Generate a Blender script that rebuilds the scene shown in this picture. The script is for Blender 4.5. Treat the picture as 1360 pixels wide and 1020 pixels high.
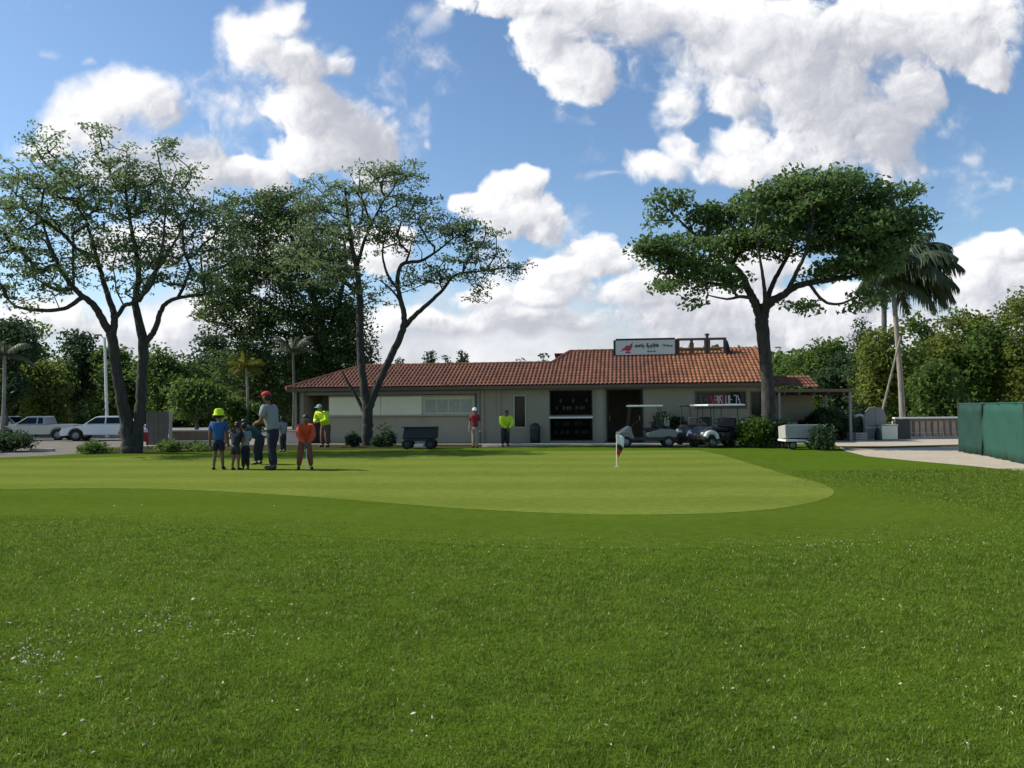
import bpy, bmesh, math, random
import numpy as np
from mathutils import Vector, Matrix
R = math.radians
S = bpy.context.scene
for o in list(bpy.data.objects): bpy.data.objects.remove(o)
C = S.collection
# ------------------------------------------------------------------ camera
F = 1050.0; CAMH = 1.55
PITCH = math.atan(33/1050); ROLL = R(-0.5)
M3 = (Matrix.Rotation(R(90)+PITCH, 3, 'X') @ Matrix.Rotation(ROLL, 3, 'Z'))
cam_d = bpy.data.cameras.new('camera'); cam = bpy.data.objects.new('camera', cam_d); C.objects.link(cam)
cam.location = (0, 0, CAMH); cam.rotation_euler = M3.to_euler()
cam_d.sensor_width = 36; cam_d.lens = 36*F/1360; cam_d.clip_end = 3000; cam_d.clip_start = 0.05
S.camera = cam
def ray(px, py): return M3 @ Vector(((px-680)/F, (510-py)/F, -1))
def P(px, py, Y):
    d = ray(px, py); k = Y/d.y; return Vector((d.x*k, Y, CAMH+d.z*k))
def G(px, py, z=0.0):
    d = ray(px, py); k = (z-CAMH)/d.z; return Vector((d.x*k, d.y*k, z))
# ------------------------------------------------------------------ light
SUN_EL, SUN_BACK = R(40), R(12)
SUN = Vector((-math.cos(SUN_EL)*math.cos(SUN_BACK), math.cos(SUN_EL)*math.sin(SUN_BACK), math.sin(SUN_EL)))
sd = bpy.data.lights.new('sun', 'SUN'); sd.energy = 4.2; sd.angle = R(0.5); sd.color = (1, 0.94, 0.82)
so = bpy.data.objects.new('sun', sd); C.objects.link(so); so.rotation_euler = SUN.to_track_quat('Z', 'Y').to_euler()
so.location = SUN*60
S.view_settings.view_transform = 'Standard'; S.view_settings.look = 'None'
S.view_settings.exposure = 0.35; S.view_settings.gamma = 1.0
SKY_STRENGTH = 0.118
CLOUD_GREY, CLOUD_WHITE = (.36, .38, .44), (.80, .80, .815)

# ---- node helper
class NT:
    def __init__(s, nt): s.t = nt; s.n = nt.nodes; s.l = nt.links
    def node(s, ty, **kw):
        n = s.n.new(ty)
        for k, v in kw.items(): setattr(n, k, v)
        return n
    def put(s, sock, v):
        if v is None: return
        if isinstance(v, bpy.types.NodeSocket): s.l.new(v, sock)
        else: sock.default_value = v
    def m(s, op, a, b=None, c=None, clamp=False):
        n = s.node('ShaderNodeMath', operation=op, use_clamp=clamp)
        s.put(n.inputs[0], a); s.put(n.inputs[1], b); s.put(n.inputs[2], c); return n.outputs[0]
    def v(s, op, a, b=None, c=None, out=0):
        n = s.node('ShaderNodeVectorMath', operation=op)
        s.put(n.inputs[0], a); s.put(n.inputs[1], b)
        if c is not None: s.put(n.inputs[2], c)
        return n.outputs[out]
    def noise(s, vec, scale, detail=4, rough=0.5, dist=0.0, out=0):
        n = s.node('ShaderNodeTexNoise'); s.put(n.inputs['Vector'], vec)
        n.inputs['Scale'].default_value = scale; n.inputs['Detail'].default_value = detail
        n.inputs['Roughness'].default_value = rough; n.inputs['Distortion'].default_value = dist
        return n.outputs[out]
    def smooth(s, x, a, b, lo=0.0, hi=1.0):
        n = s.node('ShaderNodeMapRange', interpolation_type='SMOOTHSTEP')
        s.put(n.inputs[0], x); n.inputs[1].default_value = a; n.inputs[2].default_value = b
        n.inputs[3].default_value = lo; n.inputs[4].default_value = hi; return n.outputs[0]
    def mix(s, f, a, b):
        n = s.node('ShaderNodeMix', data_type='RGBA')
        s.put(n.inputs[0], f)
        for k, v in ((6, a), (7, b)):
            if isinstance(v, (tuple, list)) and len(v) == 3: v = (*v, 1)
            s.put(n.inputs[k], v)
        return n.outputs[2]

# ------------------------------------------------------------------ world: Nishita sky with cumulus laid out by direction
CLOUDS = [ # px, py, rx, ry (as seen from the green, turned into sky directions)
 (120,150,66,48),(170,120,52,34),(208,145,34,40),(80,165,44,30),(200,205,95,42),(60,190,40,22),(250,225,60,30),
 (335,50,46,40),(375,28,34,26),(402,85,48,42),(458,82,26,22),(420,135,60,50),(455,175,54,50),(400,195,44,30),(470,215,36,30),(350,230,36,22),(300,225,40,18),
 (650,265,52,34),(692,285,50,32),(684,244,32,24),(612,262,28,18),(722,298,20,13),
 (690,10,66,30),(725,55,50,42),(770,95,42,38),(830,20,96,40),(960,50,90,66),(975,125,46,40),(1010,195,92,54),(888,150,32,46),(902,200,36,34),(868,232,48,20),
 (1090,110,110,90),(1160,175,84,64),(1160,30,140,46),(1280,35,84,56),(1322,92,30,28),(960,222,50,30),(1215,120,36,50),
 (800,340,44,28),(748,366,40,26),(725,392,36,18),(860,385,80,34),(920,420,130,40),(990,350,70,40),(700,430,120,24),(560,430,110,24),(640,395,40,16),
 (1330,335,42,22),(1300,370,60,30),(1345,395,80,46),(1080,420,110,40),(250,430,150,30),(60,430,120,26),(480,330,60,40),(330,330,90,40),(200,330,90,40),
]
HOLES = [(950,160,34,14),(925,178,18,16),(1250,190,60,50),(855,120,22,40),(690,125,22,30),(1290,160,60,50),(310,180,30,40),(600,150,90,120)]
GREYS = [(840,40,80,60,.55),(1190,170,110,100,.62),(1120,60,90,50,.35),(480,180,50,50,.42),(430,150,60,40,.22),(230,200,110,40,.35),(900,425,170,40,.35),(620,435,130,30,.4),(1330,390,100,40,.45),(330,60,30,20,-.2),(1010,200,90,40,-.30),(350,40,60,40,-.2),(800,345,50,30,-.15),(160,120,60,40,-.15),(960,60,50,60,-.12)]
WISPS = [(58,75,34,13),(585,28,36,26),(560,15,30,20),(110,80,20,10),(556,190,8,13),(800,240,60,8),(1285,215,20,14)]
def value_noise(X, Y, seed):
    r = np.random.default_rng(seed); T = r.random((256, 256)).astype(np.float32)
    xi = np.floor(X).astype(np.int32); yi = np.floor(Y).astype(np.int32); fx = X-xi; fy = Y-yi
    fx = fx*fx*fx*(fx*(fx*6-15)+10); fy = fy*fy*fy*(fy*(fy*6-15)+10)
    a = T[xi % 256, yi % 256]; b = T[(xi+1) % 256, yi % 256]; c = T[xi % 256, (yi+1) % 256]; d = T[(xi+1) % 256, (yi+1) % 256]
    return (a*(1-fx)+b*fx)*(1-fy)+(c*(1-fx)+d*fx)*fy
def fbm2(X, Y, s, oct, seed, gain=0.55):
    o = 0; a = 1; t = 0
    for i in range(oct): o = o+a*value_noise(X*s+17.3*i, Y*s+9.1*i, seed+i); t += a; a *= gain; s *= 2.03
    return o/t-0.5
def puffs(X, Y, s, seed):
    """rounded bumps: 1 at a cell's centre falling to 0 between cells"""
    r = np.random.default_rng(seed); J = r.random((128, 128, 3)).astype(np.float32)
    xs = X*s; ys = Y*s; xi = np.floor(xs).astype(np.int32); yi = np.floor(ys).astype(np.int32); best = np.zeros_like(X)
    for dx in (-1, 0, 1):
        for dy in (-1, 0, 1):
            j = J[(xi+dx) % 128, (yi+dy) % 128]; d2 = ((xi+dx+j[..., 0])-xs)**2+((yi+dy+j[..., 1])-ys)**2
            best = np.maximum(best, (0.55+0.45*j[..., 2])*np.sqrt(np.maximum(0, 1-d2/0.85)))
    return best
def shift(A, dx, dy):
    B = np.roll(A, (dy, dx), (0, 1)); return B
def cloud_maps(CL, HO, GY, WI, tang, U0, U1, V0, V1, res):
    nu = int((U1-U0)*res); nv = int((V1-V0)*res)
    U, Vv = np.meshgrid(np.linspace(U0, U1, nu, dtype=np.float32), np.linspace(V0, V1, nv, dtype=np.float32))
    wu = U+0.050*fbm2(U, Vv, 6, 4, 1)+0.016*fbm2(U, Vv, 26, 3, 5); wv = Vv+0.045*fbm2(U, Vv, 6, 4, 11)+0.014*fbm2(U, Vv, 26, 3, 15)
    base = np.full(U.shape, -3.0, np.float32); soft = np.zeros(U.shape, np.float32)
    for c in CL:
        u, v = tang(c[0], c[1]); e = 1-np.sqrt(((wu-u)*F/(c[2]*1.03))**2+((wv-v)*F/(c[3]*1.03))**2)
        k = 0.16; h = np.clip(0.5+0.5*(e-base)/k, 0, 1); base = base*(1-h)+e*h+k*h*(1-h)
    base = np.clip(base, -1.5, 0.55)
    for c in HO:
        u, v = tang(c[0], c[1]); e = 1-np.sqrt(((wu-u)*F/c[2])**2+((wv-v)*F/c[3])**2); base = base-0.9*np.clip(e, 0, 1)
    grey = np.zeros(U.shape, np.float32)
    for c in GY:
        u, v = tang(c[0], c[1]); e = np.exp(-1.1*(((wu-u)*F/c[2])**2+((wv-v)*F/c[3])**2)); grey = grey+c[4]*e
    pf = 0.55*puffs(wu, wv, 15, 21)+0.30*puffs(wu, wv, 33, 22)+0.17*puffs(wu, wv, 70, 23)
    fb = fbm2(wu, wv, 14, 6, 31, 0.6)
    d = base+0.70*(pf-0.43)+1.25*fb
    wi = np.zeros(U.shape, np.float32)
    for c in WI:
        u, v = tang(c[0], c[1]); e = 1-np.sqrt(((wu-u)*F/c[2])**2+((wv-v)*F/c[3])**2); wi = np.maximum(wi, np.clip(e, 0, 1))
    big = fbm2(U, Vv, 5, 3, 41)
    # soft low deck towards the horizon
    low = np.clip((0.185-Vv)/0.11, 0, 1)
    ss = lambda x, a, b: (lambda t: t*t*(3-2*t))(np.clip((x-a)/(b-a), 0, 1))
    edge = 0.26+0.42*ss(fbm2(U, Vv, 4, 2, 51), -.15, .2)+0.45*np.clip(grey, 0, .7)
    alpha = ss(d, 0.0, 0+edge)
    deck = ss(low+1.3*fb+1.1*big, .15, 0.8)*0.93
    wisp = ss(wi+1.6*fb, .25, 1.2)*0.55
    # relief lit from the upper left
    H = np.sqrt(np.clip(d+0.03, 0, 1.2))+0.20*pf
    def diff(st): return H-shift(H, int(st), -int(st*.85))
    n = res/1050.0
    rel = 1.15*diff(3*n)+0.75*diff(8*n)+0.55*diff(20*n)
    occ = 0
    for st in (14, 28, 45, 65, 90): occ = occ+np.clip(shift(d, int(st*n), -int(st*n*.7)), 0, .7)
    occ = occ/5
    sh = 1.0-1.0*occ*(0.8+1.2*big)-0.85*grey+rel*0.9+0.55*fb
    sh = np.where(sh < .35, .35*np.exp((sh-.35)/.35), sh); sh = np.clip(sh, 0.0, 1.0)
    sh_deck = np.clip(0.46+1.2*big+1.0*fb, 0, 1)
    A = 1-(1-alpha)*(1-deck)*(1-wisp)
    wgt = alpha/(alpha+1e-3+(1-alpha)*np.maximum(deck, wisp))
    sh = sh*wgt+(1-wgt)*np.where(wisp > deck, .8, sh_deck)
    return A.astype(np.float32), sh.astype(np.float32)
def tang(px, py):
    d = ray(px, py); return d.x/d.y, d.z/d.y
w = bpy.data.worlds.new('World'); S.world = w; w.use_nodes = True
w.node_tree.nodes.clear()
w.cycles.sampling_method = 'MANUAL'; w.cycles.sample_map_resolution = 256
CU0, CU1, CV0, CV1 = -1.15, 1.15, -0.02, 0.66
cA, cS = cloud_maps(CLOUDS, HOLES, GREYS, WISPS, tang, CU0, CU1, CV0, CV1, 1050)
cimg = bpy.data.images.new('cloud_cover', cA.shape[1], cA.shape[0], alpha=True, float_buffer=True); cimg.colorspace_settings.name = 'Non-Color'
cpx = np.ones((*cA.shape, 4), np.float32); cpx[..., 0] = cA; cpx[..., 1] = cS; cpx[..., 2] = 0; cimg.pixels.foreach_set(cpx.ravel()); cimg.update(); cimg.pack()
k = NT(w.node_tree)
tc = k.node('ShaderNodeTexCoord')
sep = k.node('ShaderNodeSeparateXYZ'); k.put(sep.inputs[0], tc.outputs['Generated'])
ysafe = k.m('MAXIMUM', sep.outputs[1], 0.05)
comb = k.node('ShaderNodeCombineXYZ'); k.put(comb.inputs[0], k.m('DIVIDE', sep.outputs[0], ysafe)); k.put(comb.inputs[1], k.m('DIVIDE', sep.outputs[2], ysafe))
uv = k.v('MULTIPLY', k.v('SUBTRACT', comb.outputs[0], (CU0, CV0, 0)), (1/(CU1-CU0), 1/(CV1-CV0), 1))
ti = k.node('ShaderNodeTexImage', extension='CLIP'); ti.image = cimg; k.put(ti.inputs[0], uv)
si = k.node('ShaderNodeSeparateColor'); k.put(si.inputs[0], ti.outputs[0])
alpha = k.m('MULTIPLY', si.outputs[0], k.smooth(sep.outputs[1], 0.05, 0.3))
ccol = k.mix(si.outputs[1], CLOUD_GREY, CLOUD_WHITE)
sky = k.node('ShaderNodeTexSky', sky_type='NISHITA'); sky.sun_disc = False
sky.sun_elevation = SUN_EL; sky.sun_rotation = math.atan2(SUN.x, SUN.y)
sky.air_density = 1.0; sky.dust_density = 0.4; sky.ozone_density = 2.0
hs = k.node('ShaderNodeHueSaturation'); hs.inputs['Saturation'].default_value = 1.10; k.put(hs.inputs['Color'], sky.outputs[0])
bg1 = k.node('ShaderNodeBackground'); k.put(bg1.inputs[0], hs.outputs[0]); bg1.inputs[1].default_value = SKY_STRENGTH
bg2 = k.node('ShaderNodeBackground'); k.put(bg2.inputs[0], ccol); bg2.inputs[1].default_value = 1.0
mx = k.node('ShaderNodeMixShader'); k.put(mx.inputs[0], alpha); k.l.new(bg1.outputs[0], mx.inputs[1]); k.l.new(bg2.outputs[0], mx.inputs[2])
wo = k.node('ShaderNodeOutputWorld'); k.l.new(mx.outputs[0], wo.inputs[0])

# ------------------------------------------------------------------ materials
def new_mat(name):
    m = bpy.data.materials.new(name); m.use_nodes = True
    t = NT(m.node_tree); b = m.node_tree.nodes['Principled BSDF']
    return m, t, b
def mat(name, col, rough=0.6, var=0.15, scale=4.0, bump=0.0, bscale=40.0, metal=0.0, spec=0.4, dirt=0.0):
    m, t, b = new_mat(name)
    tcn = t.node('ShaderNodeTexCoord'); ob = tcn.outputs['Object']
    n = t.noise(ob, scale, 5, 0.6)
    lo = tuple(c*(1-var) for c in col); hi = tuple(min(1, c*(1+var)) for c in col)
    c = t.mix(n, lo, hi)
    if dirt:
        dn = t.smooth(t.noise(ob, scale*0.35, 6, 0.7), 0.5, 0.75)
        c = t.mix(t.m('MULTIPLY', dn, dirt), c, tuple(x*0.45 for x in col))
    t.put(b.inputs['Base Color'], c); b.inputs['Roughness'].default_value = rough
    b.inputs['Metallic'].default_value = metal; b.inputs['Specular IOR Level'].default_value = spec
    if bump:
        bn = t.node('ShaderNodeBump'); bn.inputs['Strength'].default_value = bump; bn.inputs['Distance'].default_value = 0.02
        t.put(bn.inputs['Height'], t.noise(ob, bscale, 5, 0.6)); t.put(b.inputs['Normal'], bn.outputs[0])
    return m
def leaf_mat(name, dark, light, trans=0.35, gloss=0.45):
    m, t, b = new_mat(name)
    ge = t.node('ShaderNodeNewGeometry'); tcn = t.node('ShaderNodeTexCoord')
    n = t.noise(tcn.outputs['Object'], 0.55, 3, 0.5)
    f = t.m('ADD', t.m('MULTIPLY', ge.outputs['Random Per Island'], 0.6), t.m('MULTIPLY', t.smooth(n, 0.35, 0.65), 0.4))
    c = t.mix(f, dark, light)
    t.put(b.inputs['Base Color'], c); b.inputs['Roughness'].default_value = gloss+.15; b.inputs['Specular IOR Level'].default_value = 0.18
    tr = t.node('ShaderNodeBsdfTranslucent'); t.put(tr.inputs[0], t.mix(0.5, c, tuple(x*1.3 for x in light)))
    ms = t.node('ShaderNodeMixShader'); ms.inputs[0].default_value = trans
    t.l.new(b.outputs[0], ms.inputs[1]); t.l.new(tr.outputs[0], ms.inputs[2])
    t.l.new(ms.outputs[0], m.node_tree.nodes['Material Output'].inputs[0])
    return m
def ground_mat(name, cols, scales, bump=0.4, bscale=60, stripes=0.0, specks=None, rough=0.85):
    m, t, b = new_mat(name)
    pos = t.node('ShaderNodeNewGeometry').outputs['Position']
    n1 = t.smooth(t.noise(pos, scales[0], 4, 0.6), 0.3, 0.7); n2 = t.smooth(t.noise(pos, scales[1], 4, 0.65), 0.3, 0.7); n3 = t.noise(pos, scales[2], 3, 0.7)
    c = t.mix(n1, cols[0], cols[1]); c = t.mix(t.m('MULTIPLY', n2, 0.5), c, cols[2])
    c = t.mix(t.smooth(n3, 0.35, 0.7, 0, 0.55), c, cols[3])
    mot = t.smooth(t.noise(pos, 5.5, 6, 0.75), 0.3, 0.7, 0.86, 1.12); mv = t.node('ShaderNodeVectorMath', operation='SCALE'); t.put(mv.inputs[0], c); t.put(mv.inputs['Scale'], mot); c = mv.outputs[0]
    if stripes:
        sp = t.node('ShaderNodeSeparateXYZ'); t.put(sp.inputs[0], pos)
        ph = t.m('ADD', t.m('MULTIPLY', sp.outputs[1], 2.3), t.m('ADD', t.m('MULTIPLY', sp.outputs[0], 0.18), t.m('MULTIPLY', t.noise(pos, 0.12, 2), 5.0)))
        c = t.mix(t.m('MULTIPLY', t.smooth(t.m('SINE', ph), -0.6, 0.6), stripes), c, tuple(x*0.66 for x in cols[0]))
    if specks:
        vv = t.node('ShaderNodeTexVoronoi'); t.put(vv.inputs['Vector'], pos); vv.inputs['Scale'].default_value = specks[0]
        c = t.mix(t.m('MULTIPLY', t.smooth(vv.outputs['Distance'], 0.0, 0.25, 1, 0), specks[1]), c, specks[2])
    t.put(b.inputs['Base Color'], c); b.inputs['Roughness'].default_value = 1.0; b.inputs['Specular IOR Level'].default_value = 0.0
    if bump:
        bn = t.node('ShaderNodeBump'); bn.inputs['Strength'].default_value = bump; bn.inputs['Distance'].default_value = 0.03
        t.put(bn.inputs['Height'], t.noise(pos, bscale, 4, 0.7)); t.put(b.inputs['Normal'], bn.outputs[0])
    return m
M = {}
M['rough'] = ground_mat('rough_turf', [(.075,.130,.011),(.092,.155,.014),(.115,.170,.022),(.055,.100,.008)], (0.35, 2.2, 30), 0.7, 45)
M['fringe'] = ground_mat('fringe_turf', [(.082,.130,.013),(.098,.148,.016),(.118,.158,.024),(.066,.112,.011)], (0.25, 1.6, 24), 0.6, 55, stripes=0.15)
M['green'] = ground_mat('green_turf', [(.145,.195,.030),(.170,.215,.036),(.200,.225,.052),(.120,.172,.024)], (0.22, 0.9, 26), 0.35, 70, stripes=0.30)  # stripes: mowing bands plus off-view tree shadow painted into the colour
M['sand'] = ground_mat('sand_path', [(.47,.41,.32),(.56,.50,.40),(.42,.35,.27),(.34,.29,.22)], (0.4, 2.5, 14), 0.5, 25)
M['asphalt'] = ground_mat('asphalt', [(.22,.20,.17),(.27,.245,.21),(.17,.16,.14),(.13,.12,.11)], (0.3, 2, 20), 0.3, 40)
M['paving'] = ground_mat('paving', [(.27,.25,.22),(.33,.31,.27),(.22,.20,.18),(.18,.17,.15)], (0.5, 3, 20), 0.3, 40)
M['dirt'] = ground_mat('dirt', [(.055,.05,.028),(.075,.07,.035),(.05,.07,.02),(.03,.035,.015)], (0.6, 3, 18), 0.6, 30)
def bark(name, c1, c2):
    m, t, b = new_mat(name)
    ob = t.node('ShaderNodeTexCoord').outputs['Object']
    st = t.v('MULTIPLY', ob, (1, 1, 0.22))
    n = t.smooth(t.noise(st, 9, 6, 0.7), 0.3, 0.7); c = t.mix(n, c1, c2)
    t.put(b.inputs['Base Color'], c); b.inputs['Roughness'].default_value = 0.9
    bn = t.node('ShaderNodeBump'); bn.inputs['Strength'].default_value = 0.8; bn.inputs['Distance'].default_value = 0.04
    t.put(bn.inputs['Height'], t.noise(st, 18, 6, 0.7)); t.put(b.inputs['Normal'], bn.outputs[0]); return m
M['bark'] = bark('bark', (.018,.016,.014), (.062,.055,.046))
M['palebark'] = bark('pale_bark', (.16,.145,.12), (.34,.31,.26))
M['greybark'] = bark('grey_bark', (.07,.065,.055), (.17,.16,.14))
M['leaf'] = leaf_mat('leaf', (.070,.120,.052), (.180,.245,.105), 0.55)
M['leaf2'] = leaf_mat('leaf_dense', (.040,.078,.024), (.105,.160,.046), 0.45)
M['leaf3'] = leaf_mat('leaf_broad', (.055,.112,.038), (.145,.22,.072), 0.52)
M['leafbg'] = leaf_mat('leaf_background', (.038,.080,.019), (.135,.205,.044), 0.46)
M['leafbg2'] = leaf_mat('leaf_yellowish', (.075,.120,.020), (.21,.25,.052), 0.48)
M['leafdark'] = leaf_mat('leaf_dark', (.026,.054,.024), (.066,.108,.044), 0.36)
M['leafbush'] = leaf_mat('leaf_bush', (.030,.070,.010), (.10,.165,.020), 0.35)
M['frond'] = leaf_mat('frond', (.040,.066,.034), (.12,.15,.085), 0.3, 0.35)
M['frondy'] = leaf_mat('frond_yellow', (.09,.11,.012), (.21,.21,.03), 0.4, 0.45)
M['stucco'] = mat('stucco', (.315,.28,.20), 0.9, 0.12, 1.2, 0.3, 60, dirt=0.25)
M['trim'] = mat('painted_trim', (.42,.40,.34), 0.7, 0.1, 3)
M['whitepaint'] = mat('white_paint', (.76,.76,.74), 0.5, 0.06, 3, dirt=0.12)
M['cream'] = mat('cream_panel', (.86,.80,.60), 0.8, 0.10, 1.4, 0.2, 20, dirt=0.15)
M['cream2'] = mat('weathered_panel', (.58,.55,.38), 0.8, 0.25, 2.5, 0.2, 20, dirt=0.4)
M['frost'] = mat('frosted_glass', (.34,.36,.28), 0.35, 0.35, 5, spec=0.4)
M['tan'] = mat('tan_wall', (.42,.365,.26), 0.9, 0.10, 1.6, 0.2, 50, dirt=0.2)
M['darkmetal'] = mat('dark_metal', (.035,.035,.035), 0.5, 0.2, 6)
M['black'] = mat('black_plastic', (.014,.015,.016), 0.5, 0.3, 6)
M['grey'] = mat('grey_panel', (.24,.235,.215), 0.8, 0.12, 2, 0.2, 30, dirt=0.2)
M['carpaint'] = mat('car_paint_white', (.78,.78,.77), 0.22, 0.03, 2, spec=0.6)
M['silver'] = mat('car_paint_silver', (.42,.43,.43), 0.25, 0.05, 2, metal=0.5)
M['tyre'] = mat('tyre', (.015,.015,.016), 0.85, 0.2, 10)
M['rim'] = mat('wheel_rim', (.22,.22,.23), 0.4, 0.1, 5, metal=0.6)
M['chrome'] = mat('steel', (.5,.5,.5), 0.3, 0.1, 5, metal=0.9)
M['greenfence'] = mat('green_windscreen', (.014,.075,.052), 0.75, 0.14, 0.8, 0.3, 14, dirt=0.25)
M['shadegreenfence'] = mat('green_windscreen_shaded', (.008,.045,.033), 0.75, 0.14, 0.8, 0.3, 14, dirt=0.25)  # camera-facing panel: same canvas, its shade put into a darker colour
M['wood'] = mat('weathered_wood', (.15,.115,.085), 0.85, 0.35, 3, 0.4, 30)
M['greywood'] = mat('grey_boards', (.14,.12,.095), 0.85, 0.35, 3, 0.4, 30)
M['concrete'] = mat('concrete', (.36,.345,.31), 0.9, 0.15, 2, 0.3, 30, dirt=0.3)
M['pinkwall'] = mat('pink_render', (.58,.47,.40), 0.9, 0.2, 2, 0.2, 30, dirt=0.3)
M['skin'] = mat('skin', (.34,.19,.125), 0.55, 0.08, 8)
M['skin2'] = mat('skin_dark', (.16,.085,.055), 0.55, 0.08, 8)
M['hair'] = mat('hair', (.012,.010,.009), 0.6, 0.3, 20)
M['neon'] = mat('neon_yellow', (.58,.74,.03), 0.8, 0.06, 8)
M['blue'] = mat('blue_cloth', (.022,.085,.25), 0.85, 0.12, 10)
M['navy'] = mat('navy_cloth', (.012,.016,.032), 0.85, 0.2, 10)
M['teal'] = mat('teal_cloth', (.014,.045,.050), 0.85, 0.15, 10)
M['greycloth'] = mat('grey_cloth', (.22,.23,.24), 0.85, 0.1, 10)
M['red'] = mat('red_cloth', (.48,.030,.022), 0.8, 0.1, 10)
M['orange'] = mat('orange_red_cloth', (.52,.065,.022), 0.8, 0.1, 10)
M['brown'] = mat('brown_cloth', (.10,.06,.042), 0.85, 0.12, 10)
M['rust'] = mat('rust_cloth', (.17,.06,.035), 0.85, 0.12, 10)
M['khaki'] = mat('khaki_cloth', (.38,.27,.20), 0.85, 0.12, 10)
M['mint'] = mat('mint_cloth', (.25,.50,.42), 0.85, 0.12, 10)
M['maroon'] = mat('maroon_cloth', (.26,.018,.028), 0.85, 0.12, 10)
M['signwhite'] = mat('sign_white', (.72,.74,.76), 0.5, 0.06, 3, dirt=0.15)
M['signink'] = mat('sign_ink', (.09,.14,.11), 0.6, 0.1, 8)
M['signred'] = mat('sign_red', (.50,.07,.10), 0.6, 0.1, 8)
M['petal'] = mat('petal', (.66,.61,.46), 0.7, 0.05, 30)
M['lampglass'] = mat('lamp_lens', (.55,.56,.58), 0.12, 0.05, 5, spec=0.8)
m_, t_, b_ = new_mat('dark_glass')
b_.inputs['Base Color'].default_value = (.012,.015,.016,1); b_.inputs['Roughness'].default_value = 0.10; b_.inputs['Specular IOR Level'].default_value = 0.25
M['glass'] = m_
m_, t_, b_ = new_mat('shop_glass')
tr_ = t_.node('ShaderNodeBsdfTransparent'); tr_.inputs[0].default_value = (.62,.68,.68,1)
ms_ = t_.node('ShaderNodeMixShader'); fr_ = t_.node('ShaderNodeFresnel'); fr_.inputs[0].default_value = 1.45
b_.inputs['Base Color'].default_value = (.02,.02,.02,1); b_.inputs['Roughness'].default_value = 0.03
t_.l.new(fr_.outputs[0], ms_.inputs[0]); t_.l.new(tr_.outputs[0], ms_.inputs[1]); t_.l.new(b_.outputs[0], ms_.inputs[2])
t_.l.new(ms_.outputs[0], m_.node_tree.nodes['Material Output'].inputs[0]); M['shopglass'] = m_
# barrel tiles: colour per tile
m_, t_, b_ = new_mat('roof_tile')
ob_ = t_.node('ShaderNodeTexCoord').outputs['Object']
TILE_W, TILE_L = 0.185, 0.33
fl_ = t_.v('FLOOR', t_.v('DIVIDE', ob_, (TILE_W, TILE_L, 100)))
wn_ = t_.node('ShaderNodeTexWhiteNoise', noise_dimensions='3D'); t_.put(wn_.inputs[0], fl_)
c_ = t_.mix(wn_.outputs['Value'], (.130,.046,.027), (.232,.084,.044))
c_ = t_.mix(t_.smooth(t_.noise(ob_, 0.7, 5, 0.6), 0.45, 0.75, 0, 0.55), c_, (.11,.055,.04))
sx_ = t_.node('ShaderNodeSeparateXYZ'); t_.put(sx_.inputs[0], ob_)
nw_ = t_.smooth(t_.m('ADD', sx_.outputs[0], t_.m('MULTIPLY', t_.noise(ob_, 0.9, 2), 2.5)), 17.6, 20.0, 0, 0.42)
c_ = t_.mix(nw_, c_, t_.mix(wn_.outputs['Value'], (.30,.105,.038), (.48,.22,.085)))
t_.put(b_.inputs['Base Color'], c_); b_.inputs['Roughness'].default_value = 0.8
M['tile'] = m_

# ------------------------------------------------------------------ builders
def tag(o, label=None, cat=None, group=None, kind=None):
    if label: o['label'] = label
    if cat: o['category'] = cat
    if group: o['group'] = group
    if kind: o['kind'] = kind
    return o
def thing(name, label, cat, loc=(0, 0, 0), rz=0.0, group=None):
    o = bpy.data.objects.new(name, None); C.objects.link(o); o.empty_display_size = 0.2
    o.location = loc; o.rotation_euler = (0, 0, rz); return tag(o, label, cat, group)
def np_mesh(name, V, faces, material, parent=None, origin=None, smooth=False):
    """faces: (n,k) int array, or list of such arrays"""
    V = np.asarray(V, dtype=np.float64)
    if origin is not None: V = V - np.array(origin)[None, :]
    if isinstance(faces, np.ndarray): faces = [faces]
    me = bpy.data.meshes.new(name)
    me.vertices.add(len(V)); me.vertices.foreach_set('co', V.astype(np.float32).ravel())
    nl = sum(f.size for f in faces); nf = sum(len(f) for f in faces)
    me.loops.add(nl); me.polygons.add(nf)
    me.loops.foreach_set('vertex_index', np.concatenate([f.ravel() for f in faces]).astype(np.int32))
    tot = np.concatenate([np.full(len(f), f.shape[1]) for f in faces])
    st = np.concatenate([[0], np.cumsum(tot)[:-1]])
    me.polygons.foreach_set('loop_start', st.astype(np.int32))
    if smooth: me.polygons.foreach_set('use_smooth', np.ones(nf, dtype=bool))
    me.update(calc_edges=True); me.validate()
    o = bpy.data.objects.new(name, me); C.objects.link(o); me.materials.append(material)
    if parent: o.parent = parent
    elif origin is not None: o.location = origin
    return o
def catmull(pts, n=6):
    pts = [np.array(p, float) for p in pts]
    if len(pts) < 3:
        return [pts[0]*(1-i/n)+pts[1]*(i/n) for i in range(n+1)]
    q = [2*pts[0]-pts[1]] + pts + [2*pts[-1]-pts[-2]]; out = []
    for i in range(1, len(q)-2):
        a, b, c, d = q[i-1:i+3]
        for j in range(n):
            t = j/n
            out.append(0.5*((2*b)+(-a+c)*t+(2*a-5*b+4*c-d)*t*t+(-a+3*b-3*c+d)*t**3))
    out.append(pts[-1]); return out
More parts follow.
